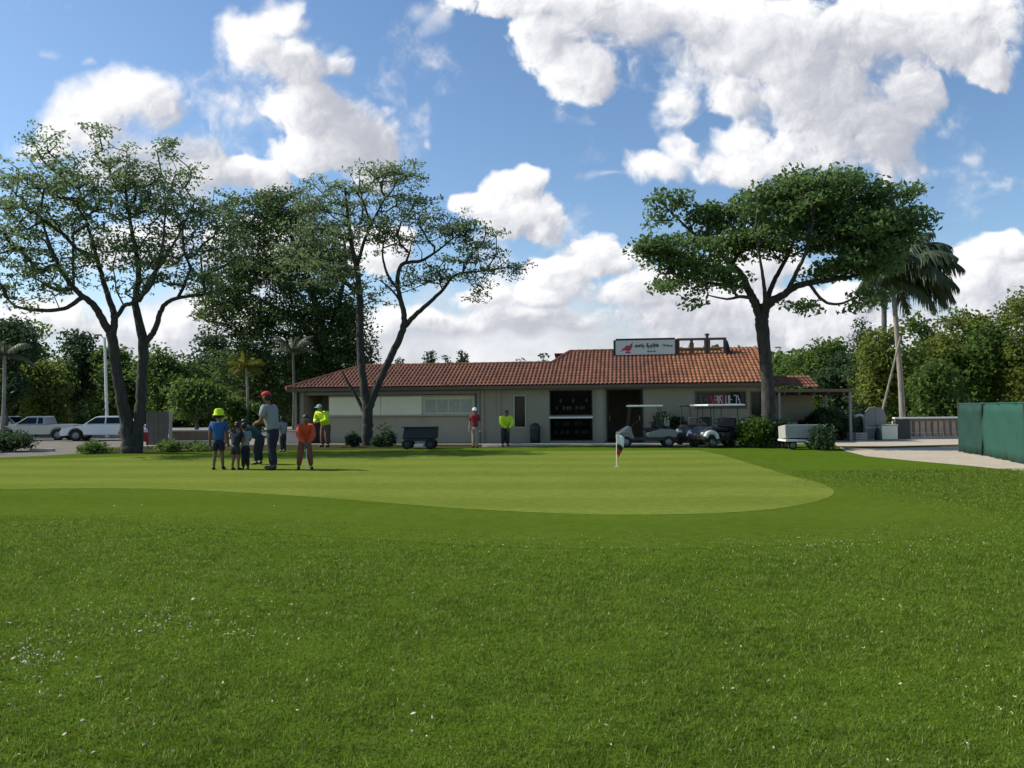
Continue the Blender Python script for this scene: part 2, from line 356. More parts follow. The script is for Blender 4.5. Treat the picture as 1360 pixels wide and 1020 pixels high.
class MB:
    def __init__(s): s.v = []; s.f = []; s.sm = []
    def add(s, vs, fs, smooth=False):
        b = len(s.v); s.v += [tuple(map(float, v)) for v in vs]; s.f += [[b+i for i in f] for f in fs]; s.sm += [smooth]*len(fs); return s
    def box(s, c, d, rz=0, rx=0, ry=0, bev=0.0):
        x, y, z = d[0]/2, d[1]/2, d[2]/2
        Mx = Matrix.Rotation(rz, 3, 'Z') @ Matrix.Rotation(ry, 3, 'Y') @ Matrix.Rotation(rx, 3, 'X')
        if bev:
            bm = bmesh.new(); bmesh.ops.create_cube(bm, size=1)
            for vv in bm.verts: vv.co = Vector((vv.co.x*d[0], vv.co.y*d[1], vv.co.z*d[2]))
            bmesh.ops.bevel(bm, geom=bm.edges[:], offset=bev, segments=2, affect='EDGES', profile=0.5)
            bm.verts.index_update()
            s.add([Mx @ vv.co + Vector(c) for vv in bm.verts], [[vv.index for vv in f.verts] for f in bm.faces]); bm.free(); return s
        vs = [Mx @ Vector((a*x, b*y, cc*z)) + Vector(c) for a in (-1, 1) for b in (-1, 1) for cc in (-1, 1)]
        return s.add(vs, [(0,1,3,2),(4,6,7,5),(0,4,5,1),(2,3,7,6),(0,2,6,4),(1,5,7,3)])
    def tube(s, pts, rad, sides=8, cap=True, flat=1.0):
        pts = [Vector(p) for p in pts]; n = len(pts)
        rad = list(rad) if hasattr(rad, '__len__') else [rad]*n
        vs = []; prev = None
        for i, p in enumerate(pts):
            t = (pts[min(i+1, n-1)]-pts[max(i-1, 0)]).normalized()
            a = prev if prev is not None else (Vector((1, 0, 0)) if abs(t.x) < 0.8 else Vector((0, 1, 0)))
            a = (a - t*a.dot(t)).normalized(); prev = a; b = t.cross(a)
            for j in range(sides):
                th = 2*math.pi*j/sides; vs.append(p+(a*math.cos(th)+b*math.sin(th)*flat)*rad[i])
        fs = [(i*sides+j, i*sides+(j+1) % sides, (i+1)*sides+(j+1) % sides, (i+1)*sides+j) for i in range(n-1) for j in range(sides)]
        s.add(vs, fs, True)
        if cap: s.add(vs[:sides][::-1], [tuple(range(sides))]); s.add(vs[-sides:], [tuple(range(sides))])
        return s
    def lathe(s, prof, c=(0, 0, 0), seg=16, axis='Z'):
        vs = []
        for r, z in prof:
            for j in range(seg):
                th = 2*math.pi*j/seg; x, y = r*math.cos(th), r*math.sin(th)
                vs.append((c[0]+x, c[1]+y, c[2]+z) if axis == 'Z' else (c[0]+x, c[1]+z, c[2]+y))
        n = len(prof)
        fs = [(i*seg+j, i*seg+(j+1) % seg, (i+1)*seg+(j+1) % seg, (i+1)*seg+j) for i in range(n-1) for j in range(seg)]
        s.add(vs, fs, True); return s
    def prism(s, poly, y0, y1, taper=None):
        """poly of (x,z), extruded along y"""
        n = len(poly); vs = [(x, y0, z) for x, z in poly]+[(x, y1, z) for x, z in poly]
        return s.add(vs, [tuple(range(n)), tuple(range(2*n-1, n-1, -1))]+[(i, (i+1) % n, n+(i+1) % n, n+i) for i in range(n)])
    def ell(s, c, r, seg=12, rings=8):
        vs = []; 
        for i in range(rings+1):
            ph = math.pi*i/rings
            for j in range(seg):
                th = 2*math.pi*j/seg; vs.append((c[0]+r[0]*math.sin(ph)*math.cos(th), c[1]+r[1]*math.sin(ph)*math.sin(th), c[2]+r[2]*math.cos(ph)))
        fs = [(i*seg+j, (i+1)*seg+j, (i+1)*seg+(j+1) % seg, i*seg+(j+1) % seg) for i in range(rings) for j in range(seg)]
        return s.add(vs, fs, True)
    def build(s, name, material, parent=None, loc=None, bevel=0.0):
        me = bpy.data.meshes.new(name); me.from_pydata(s.v, [], s.f)
        bm = bmesh.new(); bm.from_mesh(me); bmesh.ops.remove_doubles(bm, verts=bm.verts[:], dist=1e-5)
        bmesh.ops.recalc_face_normals(bm, faces=bm.faces[:])
        if bevel: bmesh.ops.bevel(bm, geom=[e for e in bm.edges if len(e.link_faces) == 2 and e.calc_face_angle(0) > 0.5], offset=bevel, segments=2, affect='EDGES', profile=0.5)
        bm.to_mesh(me); bm.free()
        if s.sm and any(s.sm):
            me.polygons.foreach_set('use_smooth', [True]*len(me.polygons))
            try: me.set_sharp_from_angle(angle=R(40))
            except Exception: pass
        me.materials.append(material)
        o = bpy.data.objects.new(name, me); C.objects.link(o)
        if parent: o.parent = parent
        if loc is not None: o.location = loc
        return o
def copy_tree(o, parent=None):
    c = o.copy(); C.objects.link(c)
    if parent: c.parent = parent
    for ch in list(o.children): copy_tree(ch, c)
    return c
def sheet(name, pts, z, material, label=None):
    bm = bmesh.new(); vs = [bm.verts.new((p[0], p[1], z)) for p in pts]
    f = bm.faces.new(vs); bm.normal_update()
    if f.normal.z < 0: bmesh.ops.reverse_faces(bm, faces=[f])
    bmesh.ops.triangulate(bm, faces=bm.faces[:])
    me = bpy.data.meshes.new(name); bm.to_mesh(me); bm.free(); me.materials.append(material)
    o = bpy.data.objects.new(name, me); C.objects.link(o); return tag(o, kind='structure')
def smooth_px(pts, n=5): return [tuple(p) for p in catmull([(x, y, 0) for x, y in pts], n)]

# ------------------------------------------------------------------ ground
sheet('ground', [(-900, -60), (900, -60), (900, 1500), (-900, 1500)], 0.0, M['rough'])
FR = smooth_px([(-700,672),(-350,680),(-100,688),(0,690),(150,692),(300,703),(450,714),(600,723),(750,729),(900,729),(1050,724),(1200,717),(1280,709),(1325,699),(1330,687),(1290,674),(1200,657),(1110,637),(1050,621),(1000,609),(965,601),(930,597)])
fr_poly = [G(x, y).xy for x, y, _ in FR]
far_edge = [G(925,596.6).xy, G(600,598.6).xy, G(300,601.2).xy, G(180,604).xy, G(60,608).xy, G(-200,612).xy, G(-700,622).xy]
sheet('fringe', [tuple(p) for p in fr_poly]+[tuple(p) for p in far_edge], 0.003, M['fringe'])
GR = smooth_px([(-600,651),(-200,651),(0,650),(120,649),(220,650),(330,655),(450,663),(600,675),(750,682.5),(850,684),(950,682),(1030,676),(1085,666),(1108,655),(1092,643),(1050,632),(1000,617),(960,605),(935,599.5)])
far_g = [G(925,598.2).xy, G(600,600.2).xy, G(300,603).xy, G(180,606).xy, G(60,610).xy, G(-200,614.5).xy, G(-600,622).xy]
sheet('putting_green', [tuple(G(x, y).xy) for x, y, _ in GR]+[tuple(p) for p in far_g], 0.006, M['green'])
# ground strips beyond the green
def gsheet(name, pix, z, m): return sheet(name, [tuple(G(x, y).xy) for x, y in pix], z, m)
gsheet('forecourt', [(180,597.5),(380,594),(560,592.5),(640,594),(760,592),(930,592.5),(1108,589),(1108,566),(180,566)], 0.004, M['paving'])
gsheet('planting_bed', [(112,604),(230,600.8),(380,598.2),(560,595.6),(640,594.6),(640,590.5),(380,590.5),(190,593),(112,599)], 0.009, M['dirt'])
gsheet('car_park', [(-900,620),(-300,612.5),(0,608),(60,605.5),(106,602.5),(112,597),(180,592),(180,562),(-900,562)], 0.005, M['asphalt'])
gsheet('sand_path', [(1106,588.5),(1122,599),(1150,606),(1210,612),(1290,619),(1380,628.5),(1600,650),(1600,600),(1330,600),(1272,593),(1600,592),(1600,572),(1106,576)], 0.005, M['sand'])
gsheet('soil_strip', [(1110,592.8),(1125,596.4),(1180,595.2),(1275,593.2),(1275,590.6),(1180,592.8)], 0.011, M['dirt'])
# ------------------------------------------------------------------ grass blades (nobody could count them): one mesh
def inside(poly, X, Y):
    poly = np.array([(p[0], p[1]) for p in poly]); n = len(poly); r = np.zeros(X.shape, bool); j = n-1
    for i in range(n):
        xi, yi = poly[i]; xj, yj = poly[j]
        c = ((yi > Y) != (yj > Y)) & (X < (xj-xi)*(Y-yi)/(yj-yi+1e-12)+xi); r ^= c; j = i
    return r
def vnoise(X, Y, s, seed):
    r = np.random.default_rng(seed); T = r.random((64, 64)); x = X*s; y = Y*s; xi = np.floor(x).astype(int); yi = np.floor(y).astype(int); fx = x-xi; fy = y-yi
    fx = fx*fx*(3-2*fx); fy = fy*fy*(3-2*fy)
    g_ = lambda a, b: T[a % 64, b % 64]
    return (g_(xi,yi)*(1-fx)+g_(xi+1,yi)*fx)*(1-fy)+(g_(xi,yi+1)*(1-fx)+g_(xi+1,yi+1)*fx)*fy
rng = np.random.default_rng(7)
frp = [tuple(p) for p in fr_poly]+[tuple(p) for p in far_edge]
N = 980000
Yb = 2.6+(19-2.6)*rng.random(N)**1.25            # denser close to the camera
Xb = (rng.random(N)*2-1)*(0.78*Yb+0.6)
ins = inside(frp, Xb, Yb); edge_d = np.full(N, 99.0); fe = np.array(fr_poly)
for a_e, b_e in zip(fe[:-1], fe[1:]):
    if min(a_e[1], b_e[1]) > 22: continue
    ab = b_e-a_e; t_e = np.clip(((Xb-a_e[0])*ab[0]+(Yb-a_e[1])*ab[1])/(ab@ab), 0, 1)
    edge_d = np.minimum(edge_d, np.hypot(Xb-a_e[0]-t_e*ab[0], Yb-a_e[1]-t_e*ab[1]))
edge_d = np.where(ins, -edge_d, edge_d)+0.5*(vnoise(Xb, Yb, 1.1, 4)-.5)     # metres outside the mown collar
grow = np.clip((edge_d+0.9)/2.4, 0, 1); ok = (edge_d > -0.9) & (rng.random(N) < 0.25+0.75*grow)
Xb = Xb[ok]; Yb = Yb[ok]; grow = grow[ok]; n = len(Xb)
tuft = vnoise(Xb, Yb, 2.2, 1)*0.6+vnoise(Xb, Yb, 9, 2)*0.4
keep = rng.random(n) < 0.35+0.9*tuft; Xb = Xb[keep]; Yb = Yb[keep]; tuft = tuft[keep]; grow = grow[keep]; n = len(Xb)
L = (0.011+0.021*rng.random(n))*(0.65+0.8*tuft)*(1+0.02*Yb)*(.3+.7*grow)+.008*(1-grow); W = 0.0013+0.00052*Yb
az = rng.random(n)*2*np.pi; lean = 0.25+0.85*rng.random(n); fa = rng.random(n)*2*np.pi
tip = np.stack([Xb+np.cos(az)*np.sin(lean)*L, Yb+np.sin(az)*np.sin(lean)*L, np.cos(lean)*L], 1)
bx = np.cos(fa)*W; by = np.sin(fa)*W
V = np.empty((n, 3, 3)); V[:, 0] = np.stack([Xb-bx, Yb-by, np.zeros(n)-0.001], 1); V[:, 1] = np.stack([Xb+bx, Yb+by, np.zeros(n)-0.001], 1); V[:, 2] = tip
m_, t_, b_ = new_mat('grass_blade')
ge_ = t_.node('ShaderNodeNewGeometry'); rnd = ge_.outputs['Random Per Island']
pn = t_.smooth(t_.noise(ge_.outputs['Position'], 0.5, 4, 0.6), 0.3, 0.7); pn2 = t_.smooth(t_.noise(ge_.outputs['Position'], 2.6, 3, 0.6), 0.35, 0.65)
c_ = t_.mix(pn, (.092,.165,.012), (.132,.212,.018)); c_ = t_.mix(t_.m('MULTIPLY', pn2, 0.6), c_, (.185,.250,.032)); c_ = t_.mix(t_.smooth(t_.noise(ge_.outputs['Position'], 0.9, 5, 0.7), 0.54, 0.72, 0, 0.4), c_, (.24,.25,.07))
c_ = t_.mix(t_.smooth(rnd, 0.2, 0.9, 0, 0.5), c_, (.22,.30,.050)); c_ = t_.mix(t_.smooth(rnd, 0.945, 0.965), c_, (.42,.46,.18))
cl_ = t_.smooth(t_.noise(ge_.outputs['Position'], 7.0, 4, 0.7), 0.32, 0.68, 0.74, 1.22); sv_ = t_.node('ShaderNodeVectorMath', operation='SCALE'); t_.put(sv_.inputs[0], c_); t_.put(sv_.inputs['Scale'], cl_); c_ = sv_.outputs[0]
t_.put(b_.inputs['Base Color'], c_); b_.inputs['Roughness'].default_value = 0.6; b_.inputs['Specular IOR Level'].default_value = 0.12
tr_ = t_.node('ShaderNodeBsdfTranslucent'); t_.put(tr_.inputs[0], c_); ms_ = t_.node('ShaderNodeMixShader'); ms_.inputs[0].default_value = 0.45
t_.l.new(b_.outputs[0], ms_.inputs[1]); t_.l.new(tr_.outputs[0], ms_.inputs[2]); t_.l.new(ms_.outputs[0], m_.node_tree.nodes['Material Output'].inputs[0])
o = np_mesh('grass', V.reshape(-1, 3), np.arange(n*3).reshape(-1, 3), m_)
tag(o, 'rough green turf covering the foreground in front of the putting green', 'grass', kind='stuff')

# ------------------------------------------------------------------ trees
def cones(A, B, ra, rb, k=5):
    A = np.asarray(A); B = np.asarray(B); n = len(A); d = B-A; d /= np.linalg.norm(d, axis=1)[:, None]+1e-9
    ref = np.where(np.abs(d[:, 2:3]) < 0.9, np.array([[0, 0, 1.0]]), np.array([[1.0, 0, 0]]))
    a = np.cross(d, ref); a /= np.linalg.norm(a, axis=1)[:, None]; b = np.cross(d, a)
    th = 2*np.pi*np.arange(k)/k; ring = a[:, None, :]*np.cos(th)[None, :, None]+b[:, None, :]*np.sin(th)[None, :, None]
    V = np.concatenate([A[:, None, :]+ring*ra[:, None, None], B[:, None, :]+ring*rb[:, None, None]], 1)
    i = np.arange(n)[:, None]*(2*k); j = np.arange(k)[None, :]; j2 = (j+1) % k
    Fq = np.stack([i+j, i+j2, i+k+j2, i+k+j], 2).reshape(-1, 4)
    return V.reshape(-1, 3), Fq
def leaves(Cn, per, sx, sz, L, Wd, rng, upbias=0.9):
    n = len(Cn)*per
    off = rng.normal(size=(n, 3))*np.array([sx, sx, sz])
    rr = np.linalg.norm(off/np.array([sx, sx, sz]), axis=1); off *= np.minimum(1, 1.9/np.maximum(rr, 1e-6))[:, None]
    p = np.repeat(Cn, per, 0)+off
    nrm = rng.normal(size=(n, 3)); nrm[:, 2] += upbias*np.sign(rng.random(n)-0.1); nrm /= np.linalg.norm(nrm, axis=1)[:, None]
    t = rng.normal(size=(n, 3)); t -= nrm*(t*nrm).sum(1)[:, None]; t /= np.linalg.norm(t, axis=1)[:, None]
    b = np.cross(nrm, t); l = L*(0.6+0.8*rng.random(n))[:, None]; wd = Wd*(0.6+0.8*rng.random(n))[:, None]
    V = np.stack([p-t*l/2, p+b*wd/2+t*l*0.08, p+t*l/2, p-b*wd/2+t*l*0.08], 1)
    return V.reshape(-1, 3), np.arange(n*4).reshape(-1, 4)
def fill_blobs(blobs, n, rng, Y0, shell=0.45):
    cs = []; rs = []
    for bl in blobs:
        px, py, rx, ry, dy, rd = bl[:6]; cs.append(P(px, py, Y0+dy)); sc = (Y0+dy)/F; rs.append((rx*sc, rd, ry*sc))
    cs = np.array(cs); rs = np.array(rs); wts = np.array([ (r[0]*r[1]*r[2])**0.8*(bl[6] if len(bl) > 6 else 1) for r, bl in zip(rs, blobs)]); wts /= wts.sum()
    idx = rng.choice(len(blobs), size=n, p=wts)
    dv = rng.normal(size=(n, 3)); dv /= np.linalg.norm(dv, axis=1)[:, None]
    return cs[idx]+dv*(rng.random(n)**shell)[:, None]*rs[idx]
def tree(name, label, base, limbs, blobs, seed, nspray=500, per=40, sx=0.34, sz=0.16, leaf=(0.15, 0.085), bark='bark', lm='leaf', cat='tree', group=None, twig=0.011, Y0=None, shell=0.45, twigs=True, minz=0.4, up=0.9, tk=0.85):
    rng = np.random.default_rng(seed)
    b = G(*base) if Y0 is None else Vector((P(base[0], 560, Y0).x, Y0, 0)); Y0 = b.y
    nodes = []; rad = []; plen = []; mb = MB()
    for lb in limbs:
        pts = [(*P(q[0], q[1], Y0+q[2]), q[3]) for q in lb]
        if lb[0][1] >= base[1]-4: pts[0] = (pts[0][0], pts[0][1], -0.05, pts[0][3])
        cr = catmull(pts, 6)
        cr = [np.concatenate([c[:3]+(rng.normal(size=3)*0.07*min(c[3], .25) if 0 < i < len(cr)-1 else 0), [c[3]]]) for i, c in enumerate(cr)]
        mb.tube([c[:3] for c in cr], [max(c[3]*tk, 0.01) for c in cr], 9)
        for c in cr[len(cr)//3 if lb[0][1] >= base[1]-60 else 1:]:
            nodes.append(c[:3]); rad.append(c[3]); plen.append(np.linalg.norm(c[:3]-np.array(b)))
    T = fill_blobs(blobs, nspray, rng, Y0, shell); T = T[T[:, 2] > minz]
    o = thing(name, label, cat, b, 0, group); org = np.array(b)
    tv = np.array(mb.v); tf = mb.f
    if twigs:
        nd = np.zeros((len(nodes)+len(T)*7, 3)); nd[:len(nodes)] = nodes; pl = np.zeros(len(nd)); pl[:len(nodes)] = plen
        par = np.full(len(nd), -1); cnt = len(nodes); n0 = cnt; use = np.zeros(len(nd))
        order = np.argsort([np.min(np.linalg.norm(nd[:n0]-t, axis=1)) for t in T])
        for ti in order:
            t = T[ti]; dd = np.linalg.norm(nd[:cnt]-t, axis=1); j = int(np.argmin(dd+0.22*pl[:cnt])); a = nd[j]; D = dd[j]
            if D < 0.05: continue
            st = max(1, min(6, int(D/0.4))); prev = j; side = rng.normal(size=3)*D*0.10
            for s_ in range(1, st+1):
                f = s_/st; q = a*(1-f)+t*f+side*math.sin(math.pi*f)+np.array([0, 0, -0.10*D*math.sin(math.pi*f)])
                nd[cnt] = q; par[cnt] = prev; pl[cnt] = pl[prev]+D/st; prev = cnt; cnt += 1
            use[prev] += 1
        for i in range(cnt-1, n0-1, -1): use[par[i]] += use[i]
        ids = np.arange(n0, cnt); r = twig*np.maximum(use, 1)**0.48; rb = r[ids]
        ra = np.where(par[ids] >= n0, r[par[ids]], rb*1.15)
        cv, cf = cones(nd[par[ids]], nd[ids], np.minimum(ra, rb*1.6), rb, 4)
        cf = cf+len(tv); tv = np.concatenate([tv, cv])
    else: cf = None
    q4 = np.array([f for f in tf if len(f) == 4]); qn = [np.array([f]) for f in tf if len(f) != 4]
    np_mesh('trunk', tv, [q4]+qn+([cf] if cf is not None else []), M[bark], o, org, True)
    lv, lf = leaves(T, per, sx, sz, leaf[0], leaf[1], rng, up)
    okf = lv.reshape(-1, 4, 3)[:, :, 2].min(1) > 0.02
    np_mesh('crown', lv, lf[okf], M[lm], o, org)
    return o
# left rain tree with two trunks
tree('rain_tree', 'large spreading tree with a forked dark double trunk at the left beside the parked cars', (172,602),
 [[(172,602,0,.46),(172,585,0,.40),(168,560,0,.33),(160,520,-.2,.29),(153,480,-.3,.27),(148,445,-.3,.25),(140,432,-.4,.20),(124,405,-.6,.17),(108,392,-.8,.14),(88,370,-1,.11),(68,330,-1.2,.08),(55,290,-1.2,.05)],
  [(180,598,.1,.38),(183,570,.1,.30),(187,540,.2,.27),(188,500,.3,.26),(190,455,.3,.26),(184,425,.4,.21),(180,398,.5,.18),(184,365,.6,.15),(180,330,.7,.12),(172,290,.8,.09),(165,240,.8,.06)],
  [(149,447,-.3,.20),(152,420,-.2,.17),(145,398,0,.15),(138,375,.2,.13),(128,340,.4,.10),(115,295,.4,.07),(105,250,.5,.04)],
  [(108,396,-.8,.12),(85,410,-1.1,.10),(50,412,-1.4,.09),(22,407,-1.6,.06),(8,395,-1.8,.04)],
  [(192,455,.3,.17),(205,440,.2,.15),(212,418,.1,.13),(222,402,0,.11),(245,394,-.3,.09),(278,390,-.6,.06),(300,380,-.6,.03)],
  [(184,400,.5,.13),(200,370,.9,.11),(218,345,1.2,.09),(238,310,1.4,.06),(258,270,1.5,.04)],
  [(152,425,-.2,.12),(165,406,-.6,.11),(176,402,-.9,.10),(200,380,-1.6,.08),(215,330,-2,.06),(220,270,-2.2,.04)],
  [(98,378,-.9,.07),(97,345,-.9,.06),(97,310,-1,.04)]],
 [(60,235,60,45,0,2.2),(25,280,50,50,-.6,2.2),(20,350,52,42,-1,2),(85,300,60,50,.2,2.5),(130,250,60,50,0,2.6),(175,255,50,42,.8,2.4),(225,225,36,38,.6,1.6),(215,285,60,42,.5,2.5),(265,280,50,42,.6,2.2),(290,320,36,50,0,1.8),(240,345,60,38,.2,2.3),(160,330,60,34,0,2.6),(90,360,50,30,-.4,2.2),(40,395,40,22,-1.4,1.4),(195,375,48,20,-.4,1.8,.6),(60,190,24,22,0,1),(150,200,26,26,0,1.2),(235,198,18,22,.5,.8),(-30,320,50,70,-.8,2.2),(280,375,34,20,-.4,1.2),(125,175,16,14,0,.7)],
 11, 880, 28, .23, .085, (.155, .075), tk=.72)
# sparse tree in front of the clubhouse
tree('sparse_tree', 'open crowned dark trunked tree forking low in front of the tiled clubhouse', (487,592),
 [[(487,592,0,.33),(488,565,0,.27),(488,542,0,.26),(483,515,0,.21),(480,480,.1,.20),(478,440,.1,.19),(478,400,.2,.17),(474,360,.3,.14),(466,320,.3,.11),(462,285,.4,.08),(458,250,.4,.05)],
  [(488,548,0,.24),(496,525,-.1,.20),(509,495,-.2,.19),(522,468,-.3,.18),(535,438,-.4,.17),(536,415,-.4,.14),(530,390,-.3,.12),(528,368,-.2,.11),(536,350,-.2,.10),(560,346,-.4,.08),(585,330,-.6,.05),(610,310,-.8,.03)],
  [(535,436,-.4,.14),(552,418,-.7,.12),(570,402,-.9,.10),(588,385,-1,.08),(605,365,-1.2,.06),(640,360,-1.4,.04),(680,355,-1.6,.02)],
  [(486,552,0,.12),(474,528,.1,.09),(463,510,.2,.08),(455,495,.3,.05)],
  [(478,392,.2,.13),(455,372,.5,.11),(430,355,.8,.09),(405,330,1,.06),(390,300,1,.04)],
  [(474,355,.3,.10),(484,320,0,.08),(497,290,-.3,.06),(512,262,-.5,.04)],
  [(529,385,-.3,.08),(515,365,.2,.07),(508,335,.6,.05),(515,300,.8,.03)],
  [(532,400,-.3,.07),(520,385,-.8,.05),(505,372,-1,.03)]],
 [(440,265,44,32,.5,1.8),(490,250,46,32,0,1.9),(535,240,36,30,0,1.6),(555,262,28,20,-.4,1.2),(420,300,45,34,.8,1.9),(475,310,50,30,.2,2),(530,315,45,30,-.2,1.8),(585,305,44,28,-.6,1.7),(620,310,40,26,-.9,1.5),(640,340,38,24,-1.2,1.4),(610,355,44,24,-1,1.6),(665,362,30,15,-1.5,1),(690,352,14,9,-1.6,.6),(640,385,30,20,-1.2,1.1),(560,370,36,20,-.5,1.4),(400,345,44,34,1,1.8),(450,360,44,30,.4,1.8),(500,390,34,28,0,1.4,.7),(510,225,26,16,0,1),(560,235,14,14,-.3,.7),(655,310,16,14,-1,.7),(540,280,40,20,0,1.4)],
 12, 640, 29, .22, .085, (.15, .07))
# dense dark tree behind
tree('fig_tree', 'dense dark green tree with drooping sides behind the sparse tree left of the clubhouse', (440,577),
 [[(440,577,0,.40),(438,520,0,.32),(430,450,0,.30),(415,390,0,.24),(395,330,0,.15),(370,290,0,.08)],
  [(436,480,0,.22),(400,430,-.5,.18),(350,400,-1,.12),(310,380,-1,.06)],
  [(432,455,0,.2),(450,400,.5,.16),(460,340,.6,.10),(450,300,.6,.05)],
  [(400,430,-.5,.10),(390,470,-.8,.06),(385,500,-.9,.03)]],
 [(330,300,46,40,0,2.6),(385,290,50,42,0,2.8),(310,360,50,44,0,2.8),(370,360,62,48,0,3.2),(430,340,50,52,0,3),(300,410,40,40,-.3,2.4),(350,420,55,48,-.4,3),(410,420,58,50,0,3.2),(455,410,40,50,.2,2.6),(330,460,30,34,-.4,1.9,.7),(390,475,44,36,-.2,2.4),(440,480,44,34,0,2.4),(478,480,28,30,0,1.8),(355,265,30,18,0,1.6),(460,450,40,40,0,2.2),(275,390,20,36,-.4,1.3,.6),(485,500,20,16,0,1.2),(300,490,34,34,-.3,1.8),(345,500,40,40,-.3,2),(420,515,50,40,0,2.4),(470,520,30,30,0,1.8),(385,540,60,26,0,2.4)],
 13, 1600, 40, .38, .20, (.22, .12), lm='leaf2', shell=0.55)
# right shade tree
tree('shade_tree', 'broad umbrella shaped tree with a single thick dark trunk right of the clubhouse', (1020,594),
 [[(1020,594,0,.44),(1021,570,0,.34),(1021,540,0,.32),(1019,500,0,.30),(1015,460,0,.30),(1012,430,0,.32),(1014,414,0,.28),(1022,402,-.1,.22),(1040,392,-.2,.18),(1058,380,-.4,.16),(1085,374,-.6,.13),(1115,370,-.8,.10),(1150,362,-1,.07),(1185,345,-1,.04)],
  [(1012,425,0,.26),(1004,405,0,.22),(994,385,.2,.18),(985,365,.4,.15),(965,345,.7,.12),(940,325,1,.09),(910,300,1.2,.06),(885,275,1.2,.03)],
  [(1016,408,0,.16),(1022,388,.4,.13),(1032,365,.7,.11),(1046,340,1,.09),(1058,310,1.2,.06),(1070,280,1.3,.04)],
  [(1045,390,-.3,.12),(1056,365,-.9,.10),(1066,345,-1.3,.08),(1076,318,-1.6,.05),(1080,285,-1.7,.03)],
  [(1010,412,0,.10),(1000,398,-.5,.09),(985,394,-.9,.08),(965,397,-1.2,.05),(940,392,-1.4,.03)],
  [(1075,377,-.5,.08),(1092,398,-1,.07),(1112,404,-1.3,.06),(1140,394,-1.6,.04)],
  [(992,382,.2,.10),(960,378,.1,.08),(925,372,-.2,.06),(890,360,-.4,.04),(862,335,-.5,.02)],
  [(1014,418,0,.12),(1016,395,-.6,.10),(1012,360,-1.3,.07),(1005,320,-1.6,.04)]],
 [(890,266,34,11,1,.9),(872,290,18,11,1,.8),(905,258,14,8,1,.6),(858,330,22,13,-.3,1),(890,335,34,26,0,1.6),(925,345,40,28,0,1.8),(955,372,40,16,-.4,1.5),(890,378,24,12,-.4,1),(922,398,14,8,-.4,.8),(942,284,28,15,1,1.3),(938,308,20,12,.8,1),(985,283,36,24,.4,2.2),(1030,262,44,22,.2,2.4),(1080,256,50,20,0,2.6),(1060,290,60,26,0,2.8),(1120,270,46,30,-.2,2.4),(1172,272,42,26,-.4,2),(1135,315,60,36,-.4,2.6),(1180,308,36,32,-.6,1.8),(1212,302,20,24,-.6,1.1,.8),(1165,345,44,26,-.8,1.8),(1000,322,40,22,.2,2.3),(1060,330,34,12,0,1.8,.5),(1120,355,44,18,-.9,1.7),(965,325,24,18,.2,1.5),(1070,405,26,12,-1,1,.6),(1150,400,36,16,-1.4,1.1),(1204,256,20,7,-.4,.8),(1108,238,34,10,0,1.2),(1052,241,34,9,.2,1.4),(1075,362,30,8,-.6,1,.4)],
 14, 1020, 32, .27, .12, (.20, .11), lm='leaf3', tk=.8)

# background trees
def bgtree(px, Y, pytop, wpx, seed, label, lm='leafbg', name='broadleaf_tree', group='trees behind the car park', trunk=.16, low=None, n=150, bark='greybark'):
    rng_ = random.Random(seed); yb = 545+CAMH*F/Y; top = pytop; h = yb-top; low = low if low is not None else yb-0.12*h
    bl = []
    for i in range(9):
        f = rng_.random(); yy = top+0.14*h+f*(low-top-0.26*h); ww = wpx/2*(0.55+0.5*math.sin(math.pi*(0.25+0.65*f)))
        bl.append((px+rng_.uniform(-.55, .55)*ww, yy, ww*rng_.uniform(.42, .62), h*rng_.uniform(.11, .18), rng_.uniform(-1, 1)*ww*Y/F*.5, ww*Y/F*.5))
    bl.append((px+rng_.uniform(-.15, .15)*wpx, top+0.1*h, wpx*.22, h*.10, 0, wpx*Y/F*.2))
    lim = [[(px, yb, 0, trunk), (px+rng_.uniform(-3, 3), yb-.3*h, 0, trunk*.75), (px+rng_.uniform(-8, 8), yb-.6*h, 0, trunk*.5), (px+rng_.uniform(-10, 10), yb-.85*h, 0, trunk*.15)]]
    for s_ in (-1, 1): lim.append([(px, yb-.35*h, 0, trunk*.5), (px+s_*wpx*.2, yb-.55*h, .4*s_, trunk*.3), (px+s_*wpx*.36, yb-.7*h, .8*s_, trunk*.1)])
    sc = Y/50
    return tree(name, label, (px, yb), lim, bl, seed, n, 42, .42*sc, .26*sc, (.26*sc, .16*sc), bark, lm, 'tree', group, Y0=Y, twig=.014)
LB = [(-60,54,425,110,'leafbg','tall green tree at the far left edge behind the car park'),(8,50,418,80,'leafdark','dark bluish tree at the left edge of the car park'),(48,58,422,90,'leafbg','tall mid green tree behind the pale pickup'),(95,62,440,90,'leafdark','dark tree behind the lamp pole and the white saloon'),
 (66,53,480,88,'leafbg2','rounded yellow green tree just behind the pale grey pickup'),(150,60,462,90,'leafbg','bushy tree half hidden behind the double trunk'),(225,58,458,100,'leafbg','broad green tree just right of the double trunk'),(290,64,440,100,'leafdark','dark tree behind the small yellow palm'),
 (262,46,505,74,'leafbg','leafy green tree behind the putting group, above the low wall'),(345,54,465,90,'leafbg','low spreading tree between the yellow palm and the clubhouse roof'),(410,60,440,100,'leafdark','dark tree behind the left end of the tiled roof'),(320,48,530,60,'leafbg','small bushy tree directly below the yellow palm')]
for i, (px, Y, pt, wp, lm, lb) in enumerate(LB): bgtree(px, Y, pt, wp, 40+i, lb, lm)
